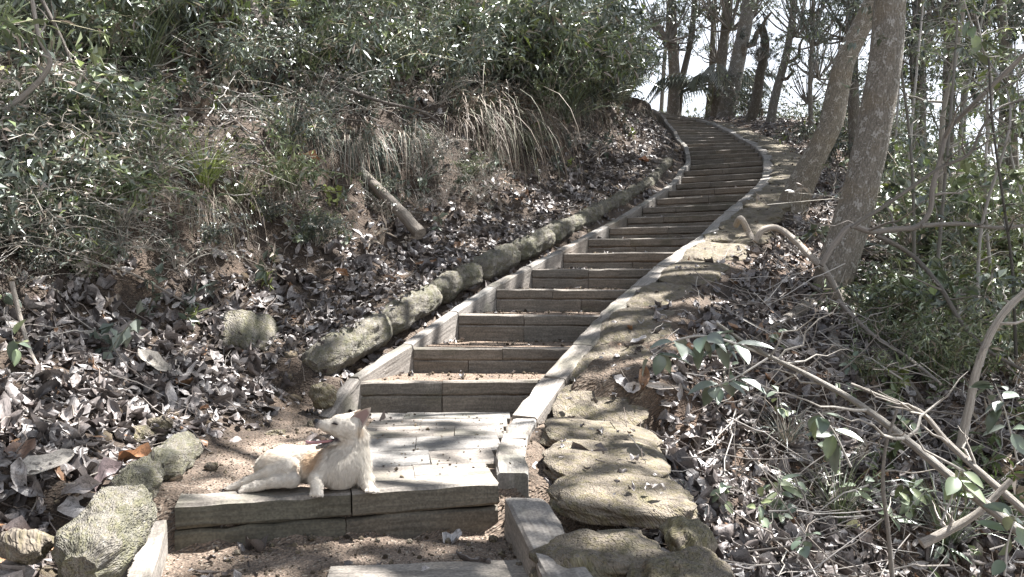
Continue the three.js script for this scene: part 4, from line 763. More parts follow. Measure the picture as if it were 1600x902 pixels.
    for (let i = 0; i < n; i++) l.blade(V(rr(r, -0.25, 0.25), rr(r, -0.05, 0.06), rr(r, -0.08, 0.04)), V(rr(r, -0.6, 0.6), rr(r, -0.5, 0.55), rr(r, 0.15, 0.8)).normalize(), rr(r, 0.35, 1.2), rr(r, 0.0018, 0.0042), vary(r, pick(r, colors), 0.3), 7, rr(r, 3.4, 7.5), rr(r, -1.5, 1.5));
    return { leaf: l.geo() };
  },
  palm(seed) {
    const r = rngOf(seed), s = new GB(), l = new GB();
    for (let i = 0; i < 13; i++) {
      const a = i * 0.48 * 2.6 + rr(r, -0.2, 0.2), d = V(Math.cos(a), 0, Math.sin(a)), L = rr(r, 0.8, 1.1), c = curve([V(0, 0, 0), V(d.x * L * 0.3, L * 0.42, d.z * L * 0.3), V(d.x * L * 0.75, L * 0.4, d.z * L * 0.75), V(d.x * L * 1.05, L * 0.02, d.z * L * 1.05)], 22), col = pick(r, pal.dull);
      s.tube(c, (f) => lerp(0.008, 0.002, f), 4, [0.2, 0.2, 0.12], false);
      for (let k = 5; k < c.length; k++) for (const g of [-1, 1]) { const t = c[Math.min(22, k + 1)].clone().sub(c[k - 1]).normalize(), dd = V(-d.z * g, -0.55, d.x * g).addScaledVector(t, 0.7).normalize(); l.leaf(c[k], dd, V(0, 1, 0), 0.34 * Math.sin(Math.PI * (0.25 + 0.7 * k / 22)), 0.011, vary(r, col, 0.2), 0.3, 0.25); }
    }
    return { stems: s.geo(), leaf: l.geo() };
  },
};
const protos = {
  bamboo: [makers.bamboo(201), makers.bamboo(202, pal.dull), makers.bamboo(203, pal.light), makers.bamboo(204, pal.grey, 18)],
  bushy: [makers.bushy(211), makers.bushy(212, pal.grey, 0.055, 0.017), makers.bushy(213, pal.light, 0.055, 0.013), makers.bushy(214, pal.dark, 0.07, 0.02), makers.bushy(215, [...pal.light, ...pal.grey], 0.11, 0.03, 8, 4), makers.bushy(216, [...pal.yellow, ...pal.light], 0.08, 0.022, 8, 4), makers.bushy(217, pal.grey, 0.13, 0.028, 7, 4)],
  twiggy: [makers.twiggy(221), makers.twiggy(222), makers.twiggy(223)],
  fern: [makers.fern(231), makers.fern(232, pal.dull)],
  grass: [makers.grass(241, [[0.30, 0.36, 0.09], [0.24, 0.31, 0.08], [0.34, 0.38, 0.13]]), makers.grass(242, pal.light, 90, 0.7, 0.006), makers.grass(243, [...pal.dull, ...pal.dry], 130, 0.75, 0.005, 1.8), makers.grass(244, [...pal.grey, ...pal.light], 90, 0.9, 0.006, 1.6)],
  hanging: [makers.hanging(251), makers.hanging(252), makers.hanging(253, [...pal.dry, ...pal.dull])],
  palm: [makers.palm(261)],
};
function plant(kind, i, name, label, category, group, pos, scale, turn, tiltN) {
  const P0 = protos[kind][i % protos[kind].length], t = thing(name, label, category, pos, group);
  if (P0.stems) part('stems', P0.stems, M.twig, t);
  const f = part('foliage', P0.leaf, kind === 'hanging' ? M.dry : M.leaf, t); f.userData.kind = 'stuff';
  t.scale.setScalar(scale); t.rotation.y = turn;
  if (tiltN) t.quaternion.premultiply(new THREE.Quaternion().setFromUnitVectors(V(0, 1, 0), V(0, 1, 0).lerp(tiltN, 0.35).normalize()));
  return t;
}
const sink = (p, k = 0.03) => { p.y -= k; return p; };
{
  const r = rngOf(71);
  // left bank: a dense tangle over the upper face, thinning out towards the bare foot
  const spots = [];
  for (let i = 0; i < 210; i++) {
    const u = rr(r, -120, 1010), lim = u < 450 ? lerp(400, 330, u / 450) : lerp(280, 170, (u - 450) / 560), v = lerp(-40, lim, Math.pow(r(), 0.8));
    spots.push([u, v]);
  }
  const whereBank = (u, v, s) => `${s < 0.55 ? 'small ' : s > 0.95 ? 'tall ' : ''}|${u < 60 ? 'at the left edge' : u < 180 ? 'left of the short thick stick' : u < 300 ? 'left of the bright grass tuft' : u < 420 ? 'above the bright grass tuft' : u < 520 ? 'left of the cut log' : u < 640 ? 'above the cut log' : u < 740 ? 'left of the largest dead grass' : u < 850 ? 'above the largest dead grass' : u < 930 ? 'below the yellow green fern' : 'beside the upper stairs'}, ${v < 40 ? 'at the top of the picture' : v < 130 ? 'high on the bank' : v < 220 ? 'midway up the bank' : 'low on the bank'}`.split('|');
  for (const [u, v] of spots) {
    const p = ground(u, v, 3); if (p.z < -30 || Math.abs(project(p.x, p.z).t) < 1.6 || (u > 215 && u < 430 && v > 150) || (u > 640 && u < 850 && v > 165) || (u > 480 && u < 660 && v > 215)) continue;
    const n = nAt(p.x, p.z, 0.2), high = v < 150, q = r(); let kind = q < (high ? 0.42 : 0.22) ? 'bamboo' : q < (high ? 0.75 : 0.5) ? 'bushy' : q < 0.9 ? 'twiggy' : 'grass';
    if (u > 800 && q < 0.85) kind = q < 0.5 ? 'bamboo' : 'bushy';
    const i = Math.floor(r() * (kind === 'bushy' ? 7 : 4)), s = (u > 800 ? rr(r, 0.8, 1.35) : high ? rr(r, 0.6, 1.2) : rr(r, 0.4, 0.85));
    const lab = { bamboo: ['bank_cane_plant', 'arching cane plant with narrow grey green leaves on the left bank', 'plant', 'cane plants on the bank'], bushy: ['bank_shrub', 'small leaved shrub growing on the shaded left bank', 'shrub', 'shrubs on the bank'], twiggy: ['bank_brush', 'tangle of dry twigs with few leaves on the left bank', 'brush', 'dry brush on the bank'], grass: ['bank_grass_tuft', 'long bladed grass tuft drooping from the left bank', 'grass', 'grass tufts on the bank'] }[kind];
    const wb = whereBank(u, v, s);
    plant(kind, kind === 'grass' ? 2 + (i % 2) : i, lab[0], wb[0] + { bamboo: ['grey leaved', 'dull leaved', 'light leaved', 'dense grey'][i] + ' cane plant ', bushy: ['dull green', 'grey green', 'light green', 'dark green', 'large leaved', 'yellow green', 'long leaved grey'][i] + ' shrub ', twiggy: 'dry twig tangle ', grass: 'drooping grass tuft ' }[kind] + wb[1], lab[2], lab[3], sink(p), s, r() * 6.28, n);
  }
  // straggling growth low on the bank face
  for (let i = 0; i < 46; i++) {
    const u = rr(r, 20, 930), lo = u < 560 ? lerp(455, 400, u / 560) : lerp(380, 250, (u - 560) / 370), v = rr(r, lo - 130, lo); if (u > 255 && u < 400 && v > 225 && v < 345) continue;
    const p = ground(u, v, 3); if (project(p.x, p.z).t > -1.7) continue; const k = r() < 0.55 ? 'twiggy' : r() < 0.5 ? 'bamboo' : 'bushy', wb = whereBank(u, v, 0.6);
    plant(k, i, 'straggling_plant', `${ORD[i % 40]} ${{ twiggy: 'straggling dead twig plant', bamboo: 'straggling cane plant', bushy: 'straggling shrub' }[k]} on the bare bank face, ${wb[1].split(',')[0]}`, 'plant', 'straggling plants on the bank face', sink(p), rr(r, 0.25, 0.5), r() * 6.28, nAt(p.x, p.z, 0.2));
  }
  // tall growth on the bank beside the top of the stairs
  for (let i = 0; i < 38; i++) { const p = ground(rr(r, 820, 1015), rr(r, 110, 175), 8); if (Math.abs(project(p.x, p.z).t) < 1.7) continue; plant(r() < 0.6 ? 'bamboo' : 'bushy', i, 'tall_cane_plant', `tall thicket plant, ${ORD[i]} of those on the bank beside the upper stairs`, 'plant', 'tall plants beside the upper stairs', sink(p), rr(r, 1.2, 1.9), r() * 6.28); }
  const one = (kind, i, name, label, cat, u, v, s, turn = 0, d0 = 3, lift = 0) => { const p = ground(u, v, d0); p.y += lift - 0.02; return plant(kind, i, name, label, cat, null, p, s, turn); };
  one('grass', 0, 'grass_tuft', 'bright yellow green grass tuft on the left bank above the stump', 'grass', 320, 318, 0.95, 0, 3, 0.12);
  one('grass', 1, 'grass_tuft', 'grey green grass arching right of the bright tuft', 'grass', 372, 318, 0.6, 1);
  one('grass', 1, 'grass_tuft', 'large pale grass tuft high on the bank at the top of the picture', 'grass', 690, 62, 1.0);
  one('fern', 0, 'fern', 'yellow green fern high on the bank above the stair middle', 'fern', 915, 85, 0.8, 2);
  one('fern', 0, 'fern', 'pale fern at the top centre of the bank', 'fern', 790, 45, 0.7, 1);
  one('fern', 1, 'fern', 'drooping dark fern at the bank foot beside the upper stairs', 'fern', 965, 205, 0.9, 4, 3, 0.35);
  one('fern', 0, 'fern', 'fine feathery fern in the upper left corner', 'fern', 140, 90, 0.6, 3);
  const face = (p) => { const n = nAt(p.x, p.z, 0.25); return Math.atan2(n.x, n.z); };
  for (const [u, v, s, k, lab] of [[770, 190, 1.75, 0, 'long brown dead grass hanging down the bank, largest clump'], [725, 195, 1.4, 1, 'brown dead grass hanging left of the largest clump'], [315, 318, 0.75, 0, 'dead grass skirt hanging under the bright green tuft'], [470, 215, 0.8, 2, 'dull grass hanging over the upper end of the cut log'], [560, 235, 0.8, 2, 'dull green grass hanging beside the cut log'], [640, 225, 0.85, 2, 'grass curtain hanging between cut log and dead grass'], [840, 180, 0.95, 1, 'brown grass hanging right of the largest dead clump'], [240, 300, 0.55, 1, 'thin dead grass hanging at the left of the bank'], [895, 165, 0.9, 2, 'mixed grass hanging below the yellow green fern'], [420, 290, 0.6, 1, 'dead grass hanging over bare earth, middle of the bank'], [1000, 180, 0.9, 1, 'dry grass hanging at the bank corner by the upper stairs'], [100, 330, 0.6, 2, 'dull grass hanging near the left edge']]) {
    const p = ground(u, v, 3); p.y += 0.02; plant('hanging', k, 'hanging_grass', lab, 'grass', null, p, s, face(p));
  }
  // palm like plant at the stair top
  plant('palm', 0, 'small_palm', 'small feathery palm among the trunks above the stair bend', 'palm', null, at(1112, 165, 26), 2.2, 0.6);
  // right side: the slope below the stairs fills with thin leaved growth
  for (let i = 0; i < 95; i++) {
    const u = rr(r, 1330, 1720), v = rr(r, 200, 620), p = ground(u, v, 3.2), d0 = -p.z; if (p.z < -40) continue;
    const pr = project(p.x, p.z); if (pr.t < 2.2 || (d0 < 9.5 && u < 1400 && v < 430)) continue;
    const q = r(), d = -p.z, kind = q < 0.36 ? 'bamboo' : q < 0.78 ? 'bushy' : 'twiggy', s = u < 1410 ? rr(r, 0.3, 0.5) : d < 5 ? rr(r, 0.35, 0.6) : d < 8 ? rr(r, 0.5, 1.0) : rr(r, 0.8, 1.6);
    const lab = { bamboo: ['slope_cane_plant', 'cane plant with narrow leaves on the slope right of the trunks', 'plant', 'cane plants on the right slope'], bushy: ['slope_shrub', 'light green small leaved shrub on the slope right of the trunks', 'shrub', 'shrubs on the right slope'], twiggy: ['slope_brush', 'dry twiggy brush on the slope right of the trunks', 'brush', 'dry brush on the right slope'] }[kind];
    lab[1] = `${s < 0.5 ? 'low ' : s > 1.5 ? 'tall ' : ''}${{ bamboo: 'cane plant', bushy: 'small leaved shrub', twiggy: 'dry twig tangle' }[kind]} ${u < 1410 ? 'just behind the thick trunk' : u < 1480 ? 'around the pale straight trunk' : u < 1560 ? 'behind the crooked bare branch' : 'at the right edge'}, ${v < 280 ? 'highest in the foliage' : v < 360 ? 'level with the horizontal branch' : v < 450 ? 'below the horizontal branch' : v < 540 ? 'above the fallen branches' : 'among the fallen branches'}`;
    plant(kind, kind === 'bushy' ? pick(r, [2, 2, 5, 4]) : kind === 'bamboo' ? 2 : i, ...lab, sink(p), s, r() * 6.28);
  }
  // undergrowth below the far trees
  for (let i = 0; i < 40; i++) {
    const u = rr(r, 1120, 1480), d = rr(r, 13, 30), x = (u - 800) / F * d, p = V(x, hAt(x, -d), -d), pr = project(x, -d); if (Math.abs(pr.t) < 2) continue;
    plant(r() < 0.5 ? 'bamboo' : 'bushy', Math.floor(r() * 3), 'wood_undergrowth_plant', `leafy undergrowth plant ${u < 1180 ? 'at the foot of the trunk cluster' : u < 1250 ? 'below the forked slender tree' : u < 1330 ? 'left of the upper leaning trunk' : u < 1400 ? 'between the leaning trunks' : 'right of the thick trunk'}, ${d < 17 ? 'front row' : d < 21 ? 'second row' : d < 26 ? 'third row' : 'last row'}`, 'plant', 'undergrowth beneath the far trees', sink(p), rr(r, 0.9, 1.7), r() * 6.28);
  }
  for (let i = 0; i < 14; i++) { const u = rr(r, 1040, 1130), d = rr(r, 27, 34), x = (u - 800) / F * d, p = V(x, hAt(x, -d), -d); plant('bushy', i, 'wood_undergrowth_plant', `${ORD[i]} leafy bush behind the trunks beyond the top step`, 'plant', 'undergrowth beneath the far trees', sink(p), rr(r, 1.0, 1.8), r() * 6.28); }
  one('grass', 3, 'grass_tuft', 'dark grass at the bottom right under the fallen branches', 'grass', 1310, 820, 0.55, 0, 2.6);
  one('grass', 2, 'grass_tuft', 'sparse grass below the broad leaved branch', 'grass', 1230, 700, 0.5, 2, 2.6);
  one('grass', 3, 'grass_tuft', 'grass tuft in the bottom right corner', 'grass', 1480, 860, 0.6, 4, 2.4);
}
// broad leaves with a midrib, for the plants close by
function broadLeaf(g, p, d, up, len, wid, col, bend = 0.3) {
  const s = new THREE.Vector3().crossVectors(d, up).normalize(), n = new THREE.Vector3().crossVectors(s, d).normalize(), rows = [];
  for (let i = 0; i <= 6; i++) { const f = i / 6, w = wid * Math.pow(Math.sin(Math.PI * Math.pow(f, 0.85)), 0.75) * (i === 6 ? 0 : 1), c = p.clone().addScaledVector(d, f * len).addScaledVector(n, -bend * len * f * f); const k = 1 + 0.1 * (i % 2); const cc = col.map((x) => x * k);
    rows.push([g.v(c.x - s.x * w + n.x * w * 0.35, c.y - s.y * w + n.y * w * 0.35, c.z - s.z * w + n.z * w * 0.35, cc), g.v(c.x, c.y, c.z, col.map((x) => x * 1.25)), g.v(c.x + s.x * w + n.x * w * 0.35, c.y + s.y * w + n.y * w * 0.35, c.z + s.z * w + n.z * w * 0.35, cc)]); }
  for (let i = 0; i < 6; i++) { const [a, b, c] = rows[i], [e, f, h] = rows[i + 1]; g.tri(a, b, e); g.tri(b, f, e); g.tri(b, c, f); g.tri(c, h, f); }
}
function leafyTwig(name, label, cat, pts, rad, leafSpots, r, len, wid, colors, group) {
  const t = thing(name, label, cat, V(0, 0, 0), group), g = new GB(), c = curve(pts, 18); g.tube(c, (f) => lerp(rad, rad * 0.35, f), 6, [0.4, 0.37, 0.33]);
  part('stem', g.geo(), M.twig, t);
  for (const f of leafSpots) {
    const b = c[Math.round(f * 18)], e = new GB(), d = unit(r); d.y = d.y * 0.6 - 0.35; d.normalize(); broadLeaf(e, b.clone().addScaledVector(d, 0.015), d, unit(r).multiplyScalar(0.5).add(V(0, 1, 0.3)).normalize(), len * rr(r, 0.7, 1.25), wid * rr(r, 0.75, 1.2), vary(r, pick(r, colors), 0.2), rr(r, 0.05, 0.4));
    part('leaf', e.geo(), M.leaf, t);
  }
  return t;
}
{
  const r = rngOf(81), G = [[0.10, 0.13, 0.085], [0.13, 0.16, 0.11], [0.08, 0.11, 0.07], [0.15, 0.17, 0.13]];
  const rep0 = (a, b, n) => Array.from({ length: n }, () => rr(r, a, b));
  leafyTwig('leafy_branch', 'fallen branch with broad grey green leaves right of the lower stairs', 'branch', [[1240, 575, 4.2], [1170, 545, 4.2], [1100, 525, 4.25], [1050, 535, 4.3], [1015, 560, 4.3]].map((a) => at(...a)), 0.009, rep0(0.3, 1, 22), r, 0.17, 0.04, G);
  leafyTwig('leafy_branch', 'second broad leaved sprig hanging below the first, right of the stairs', 'branch', [[1200, 560, 4.1], [1150, 590, 4.1], [1115, 605, 4.15]].map((a) => at(...a)), 0.006, rep0(0.2, 1, 9), r, 0.14, 0.034, G);
  leafyTwig('leafy_sapling', 'young sapling with broad shiny leaves in the lower right', 'sapling', [[1330, 730, 3.9], [1300, 670, 3.9], [1275, 640, 3.9]].map((a) => at(...a)), 0.006, rep0(0.3, 1, 9), r, 0.13, 0.03, [...G, [0.2, 0.24, 0.11]]);
  leafyTwig('leafy_sapling', 'leafy sprig with bright green leaves near the right edge', 'sapling', [[1470, 820, 3.3], [1490, 770, 3.3], [1500, 735, 3.3]].map((a) => at(...a)), 0.005, rep0(0.3, 1, 9), r, 0.1, 0.026, pal.light);
  leafyTwig('leafy_sapling', 'pale leaved sapling at the right edge halfway down', 'sapling', [[1590, 720, 4.2], [1570, 640, 4.2], [1555, 600, 4.2]].map((a) => at(...a)), 0.006, rep0(0.2, 1, 14), r, 0.12, 0.03, G);
  leafyTwig('leafy_sapling', 'low seedling with round leaves at the bottom right of the rocks', 'sapling', [[1245, 880, 2.9], [1250, 855, 2.9], [1260, 838, 2.9]].map((a) => at(...a)), 0.003, rep0(0.4, 1, 6), r, 0.06, 0.022, G);
  leafyTwig('leafy_sapling', 'broad leaved sapling in the bottom right corner', 'sapling', [[1570, 900, 2.8], [1575, 850, 2.8], [1590, 800, 2.8]].map((a) => at(...a)), 0.005, rep0(0.2, 1, 10), r, 0.1, 0.026, pal.light);
  leafyTwig('leafy_sapling', 'sparse sapling with yellow green leaves in the upper right', 'sapling', [[1540, 250, 7], [1550, 120, 7], [1520, 40, 7], [1500, -20, 7]].map((a) => at(...a)), 0.012, rep0(0.3, 1, 16), r, 0.16, 0.045, [...pal.yellow, ...pal.light]);
  for (const [u, v, lab] of [[10, 490, 'broad leaved seedling at the left edge of the bank'], [30, 560, 'second broad leaved seedling, lower at the left edge'], [265, 365, 'seedling with two dark leaves on the bank left of the tuft'], [740, 255, 'pale leaved seedling in the dead grass curtain'], [655, 300, 'glossy leaved seedling beside the cut log'], [480, 270, 'seedling with pale leaves above the cut log']]) { const p = ground(u, v, 3); leafyTwig('leafy_seedling', lab, 'seedling', [p, p.clone().add(V(0.02, 0.07, 0.06)), p.clone().add(V(0.03, 0.12, 0.1))], 0.003, rep0(0.4, 1, 5), r, 0.1, 0.024, [...G, ...pal.light]); }
}
{ // thin light leaved saplings against the sky on the right, low leafy seedlings on the slope
  const r = rngOf(86);
  for (let k = 0; k < 15; k++) {
    const u = 1400 + k * 17 + rr(r, -8, 8), d = rr(r, 6.5, 13), x = (u - 800) / F * d, z = -d, h = hAt(x, z), H0 = rr(r, 2.6, 5), lx = rr(r, -0.5, 0.5);
    const base = V(x, h - 0.05, z), t = thing('thin_sapling', `thin light leaved sapling, ${ORD[k]} from the thick trunk toward the right edge`, 'sapling', base, 'thin saplings on the right slope'), g = new GB(), l = new GB();
    const c = curve([V(0, 0, 0), V(lx * 0.3, H0 * 0.4, rr(r, -0.2, 0.2)), V(lx, H0 * 0.75, rr(r, -0.3, 0.3)), V(lx * 1.4, H0, rr(r, -0.4, 0.4))], 16), cols = pick(r, [pal.light, pal.light, pal.grey, pal.yellow]), narrow = r() < 0.5;
    g.tube(c, (f) => lerp(0.022, 0.005, f) * rr(r, 0.95, 1.05), 6, pick(r, [[0.2, 0.19, 0.17], [0.15, 0.14, 0.12], [0.27, 0.25, 0.23]]));
    for (let i = 3; i < 17; i++) for (let b = 0; b < 3; b++) { const e = unit(r); e.y = e.y * 0.4 + 0.15; const tip = c[i].clone().addScaledVector(e, rr(r, 0.2, 0.6)); g.tube([c[i], c[i].clone().lerp(tip, 0.5).add(V(0, 0.04, 0)), tip], [0.005, 0.0035, 0.0015], 3, [0.35, 0.32, 0.28], false); for (let q = 0; q < 7; q++) { const p = c[i].clone().lerp(tip, rr(r, 0.3, 1.05)), dd = unit(r).addScaledVector(e, 0.6).add(V(0, -0.3, 0)).normalize(), sz = rr(r, 0.7, 1.3); l.leaf(p, dd, unit(r).multiplyScalar(0.5).add(V(0, 1, 0)).normalize(), 0.085 * sz, (narrow ? 0.013 : 0.022) * sz, vary(r, pick(r, cols), 0.25), 0.3, 0.2); } }
    part('stem', g.geo(), M.twig, t); part('foliage', l.geo(), M.leaf, t).userData.kind = 'stuff';
  }
  const G = [[0.12, 0.15, 0.09], [0.16, 0.19, 0.12], [0.10, 0.13, 0.075], [0.2, 0.23, 0.11]];
  for (let k = 0; k < 22; k++) {
    const u = rr(r, 1130, 1600), v = rr(r, 560, 890), p = ground(u, v, 2.5), hgt = rr(r, 0.12, 0.35); if (project(p.x, p.z).t < 1.5) continue;
    leafyTwig('slope_seedling', `${hgt > 0.25 ? 'taller' : 'low'} leafy seedling, number ${k + 1} from the broad leaved branch downhill`.replace(/number \d+ from/, `${ORD[k]} counted from`), 'seedling', [p, p.clone().add(V(rr(r, -0.06, 0.06), hgt * 0.6, 0.03)), p.clone().add(V(rr(r, -0.12, 0.12), hgt, 0.06))], 0.004, Array.from({ length: 8 }, () => rr(r, 0.35, 1)), r, rr(r, 0.06, 0.11), rr(r, 0.016, 0.028), G, 'seedlings on the right slope');
  }
}
// ---------------------------------------------------------------- bare branches, logs and sticks
function stick(name, label, pts, rad, r, col = [0.9, 0.88, 0.85], cat = 'branch', sides = 8, forks = 0) {
  const t = forks ? thing(name, label, cat) : null, g = new GB(), c = curve(pts, Math.max(10, pts.length * 6)), R = Array.isArray(rad) ? rad : [rad, rad * 0.4], sd = r() * 9;
  g.tube(c, c.map((_, i) => { const f = i / (c.length - 1), k = lerp(R[0], R[1], f); return (a, al) => k * (1 + 0.1 * n3(Math.cos(a) + sd, Math.sin(a), al * 9)); }), sides, col);
  if (!t) return single(name, g.geo(), M.dead, label, cat);
  part('stem', g.geo(), M.dead, t);
  for (let k = 0; k < forks; k++) { const f = rr(r, 0.2, 0.9), b = c[Math.floor(f * (c.length - 1))], len = c[0].distanceTo(c[c.length - 1]) * rr(r, 0.15, 0.4), d = unit(r); d.y = Math.abs(d.y) * 0.7; const e = new GB(); e.tube(limb(r, b, b.clone().addScaledVector(d, len), 6, len * 0.06), (q) => lerp(lerp(R[0], R[1], f) * 0.55, 0.0015, q), 5, col); part('side_twig', e.geo(), M.dead, t); }
  return t;
}
{
  const r = rngOf(91), A = (d, ...uv) => uv.map(([u, v, e]) => at(u, v, e ?? d)), Gd = (lift, d0, ...uv) => uv.map(([u, v]) => { const p = ground(u, v, d0); p.y += lift; return p; });
  // left
  stick('cut_log', 'cut pale log sticking down out of the left bank', A(8.4, [470, 165, 9.0], [520, 225, 8.8], [575, 280, 8.5], [620, 325, 8.2], [657, 366, 7.95]), [0.045, 0.066], r, [0.62, 0.58, 0.54], 'log', 12);
  stick('dark_log', 'dark bare log slanting down at the top left of the bank', A(9, [385, -10], [400, 30], [428, 95]), [0.085, 0.06], r, [0.6, 0.55, 0.55], 'log', 10);
  stick('stick', 'short thick stick lying on the bank left of the bright tuft', Gd(0.03, 3, [122, 358], [165, 330], [215, 298]), [0.045, 0.03], r);
  stick('stick', 'long dark stick slanting above the stump', Gd(0.04, 3, [300, 515], [345, 485], [390, 455], [470, 440]), [0.018, 0.012], r, [0.55, 0.5, 0.46]);
  stick('pale_vine', 'pale curved vine stem hanging into the leaf litter at the left', A(4.4, [18, 440], [32, 500], [52, 560, 4.2], [78, 600, 4.05], [103, 628, 4]), [0.014, 0.007], r, [1.3, 1.25, 1.2], 'vine');
  stick('bent_branch', 'grey bent branch reaching in from the left edge', A(5.2, [-20, 190], [30, 155], [68, 118], [78, 95], [62, 62], [50, 0], [45, -30]), [0.02, 0.012], r, [1.05, 1.02, 1], 'branch', 8, 3);
  stick('thin_branch', 'thin dark branch crossing the upper left bank', A(5.8, [60, -10], [100, 70], [125, 140], [140, 210]), [0.016, 0.008], r, [0.45, 0.42, 0.4], 'branch', 6, 3);
  stick('stick', 'long thin stick slanting right across the left bank', Gd(0.05, 3, [10, 368], [70, 385], [130, 425], [190, 440], [300, 492]), [0.012, 0.008], r, [1.1, 1.05, 1]);
  stick('stick', 'dark stick across the upper middle bank', A(8.8, [540, 140], [600, 160], [660, 175], [700, 200]), [0.022, 0.01], r, [0.4, 0.37, 0.35], 'branch', 6, 3);
  stick('stick', 'grey fallen stick left of the bright tuft', Gd(0.04, 3, [190, 200], [240, 180], [330, 190]), [0.02, 0.012], r, [0.6, 0.56, 0.52]);
  stick('stick', 'thin dark stick lying along the litter shelf by the left rail', Gd(0.03, 4, [690, 395], [760, 400], [815, 385]), [0.014, 0.008], r, [0.5, 0.46, 0.42]);
  // right: roots and branches
  stick('pale_root', 'pale root running down from the edging stones over the litter', [...A(8.3, [1150, 352, 8.45], [1158, 342], [1172, 368]), ...A(7.9, [1190, 420, 7.7], [1208, 465, 7.3], [1235, 500, 7])], [0.034, 0.03], r, [1.35, 1.28, 1.2], 'root', 10);
  stick('pale_root', 'pale root arching over to the base of the thick trunk', A(8.0, [1180, 378], [1192, 360], [1212, 356], [1240, 374, 7.8], [1262, 396, 7.6], [1284, 416, 7.35]), [0.032, 0.034], r, [1.35, 1.28, 1.2], 'root', 10);
  stick('bare_branch', 'grey crooked branch hanging below the arching root', A(7.0, [1285, 415], [1305, 450], [1325, 500], [1342, 555, 6.6], [1360, 600, 6.2]), [0.03, 0.018], r, [1.1, 1.08, 1.05]);
  stick('bare_branch', 'long crooked bare branch rising right from the thick trunk', A(6.6, [1283, 415], [1306, 378], [1330, 354], [1359, 362], [1400, 358], [1434, 354], [1453, 330], [1458, 290], [1470, 248], [1480, 208], [1524, 160, 6.4], [1600, 86, 6.2], [1660, 30, 6]), [0.026, 0.018], r, [0.85, 0.82, 0.8], 'branch', 8, 7);
  stick('bare_branch', 'bare horizontal branch running to the right edge', A(6.5, [1440, 353], [1500, 350], [1560, 356], [1640, 348]), [0.02, 0.014], r, [0.8, 0.78, 0.75], 'branch', 7, 3);
  stick('bare_branch', 'dark branch sloping down right of the thick trunk', A(6.6, [1370, 368], [1420, 395], [1470, 450, 6.2], [1500, 500, 6], [1540, 545, 5.8], [1600, 580, 5.6]), [0.022, 0.012], r, [0.55, 0.53, 0.5], 'branch', 7, 4);
  stick('bare_branch', 'thin branch rising from the crooked branch into the leaves', A(6.2, [1330, 356], [1400, 310], [1470, 262], [1515, 240], [1535, 200], [1560, 170], [1620, 150]), [0.016, 0.01], r, [0.6, 0.58, 0.55], 'branch', 6, 4);
  stick('sapling_stem', 'upright slim sapling stem right of the thick trunk', A(8.5, [1468, 470], [1466, 380], [1470, 300], [1474, 180], [1495, 80], [1512, -30]), [0.035, 0.022], r, [1, 0.98, 0.95], 'sapling', 8, 4);
  stick('sapling_stem', 'thin dark upright sapling stem near the right edge', A(6.2, [1588, 560], [1582, 420], [1566, 300], [1550, 180], [1545, 90]), [0.014, 0.008], r, [0.35, 0.35, 0.33], 'sapling', 6, 4);
  stick('fallen_branch', 'long grey fallen branch sweeping from the right edge to the broad leaves', A(3.6, [1640, 870, 3.1], [1570, 812, 3.25], [1500, 757, 3.4], [1420, 690, 3.6], [1340, 630, 3.8], [1260, 585, 4.0], [1180, 545, 4.2], [1120, 505, 4.35]), [0.025, 0.008], r, [1.0, 1.0, 0.98], 'branch', 9, 8);
  stick('fallen_branch', 'second grey fallen branch lying just above the long one', A(3.9, [1620, 815, 3.5], [1540, 745, 3.65], [1480, 690, 3.8], [1440, 645, 3.9], [1390, 625, 4], [1330, 600, 4.1]), [0.019, 0.008], r, [1.05, 1.03, 1.0], 'branch', 8, 6);
  stick('fallen_branch', 'pale thick branch curving up at the right edge', A(5, [1500, 700], [1516, 630], [1526, 580], [1542, 535], [1568, 490], [1610, 448]), [0.028, 0.02], r, [1.25, 1.22, 1.18], 'branch', 9, 3);
  stick('fallen_branch', 'thin branch rising steeply at the lower right', A(3.6, [1395, 910], [1388, 830], [1380, 760], [1384, 700], [1402, 640]), [0.012, 0.007], r, [1.0, 0.98, 0.95], 'branch', 6, 3);
  stick('fallen_branch', 'pale branch at the bottom right pointing to the corner', A(3.4, [1440, 850], [1490, 825], [1530, 800], [1580, 750]), [0.022, 0.012], r, [1.15, 1.12, 1.08], 'branch', 7, 3);
  stick('fallen_branch', 'slanting branch below the thick trunk', A(5.4, [1310, 470, 6.6], [1360, 520, 6.2], [1420, 560, 5.8], [1470, 600, 5.4]), [0.02, 0.01], r, [0.95, 0.92, 0.9], 'branch', 7, 5);
  stick('stick', 'pale splintered stick lying below the edging stones', Gd(0.02, 2.6, [950, 680], [985, 715], [1020, 760], [1040, 785]), [0.012, 0.007], r, [1.3, 1.25, 1.2]);
  stick('stick', 'curved dark twig lying across the kerb beside the first riser', A(5.0, [800, 664], [835, 665], [870, 655], [880, 650]), [0.008, 0.005], r, [0.4, 0.36, 0.33]);
  for (const [lab, ...uv] of [['thin dead stem below the broad leaves', [1130, 580], [1135, 620], [1137, 660]], ['thin stick among the dead leaves left of the fallen branch', [1060, 610], [1100, 640], [1150, 690]], ['broken pale stick in the litter at the lower right', [1090, 680], [1130, 730], [1190, 770]], ['grey stick lying toward the bottom right corner', [1180, 730], [1250, 790], [1330, 860]], ['short pale stick on the flat mossy stone', [945, 845], [985, 842], [1020, 850]]]) stick('stick', lab, Gd(0.03, 2.6, ...uv), [0.01, 0.006], r, tone(r, 0.7, 1.3));
}
console.log('plants');

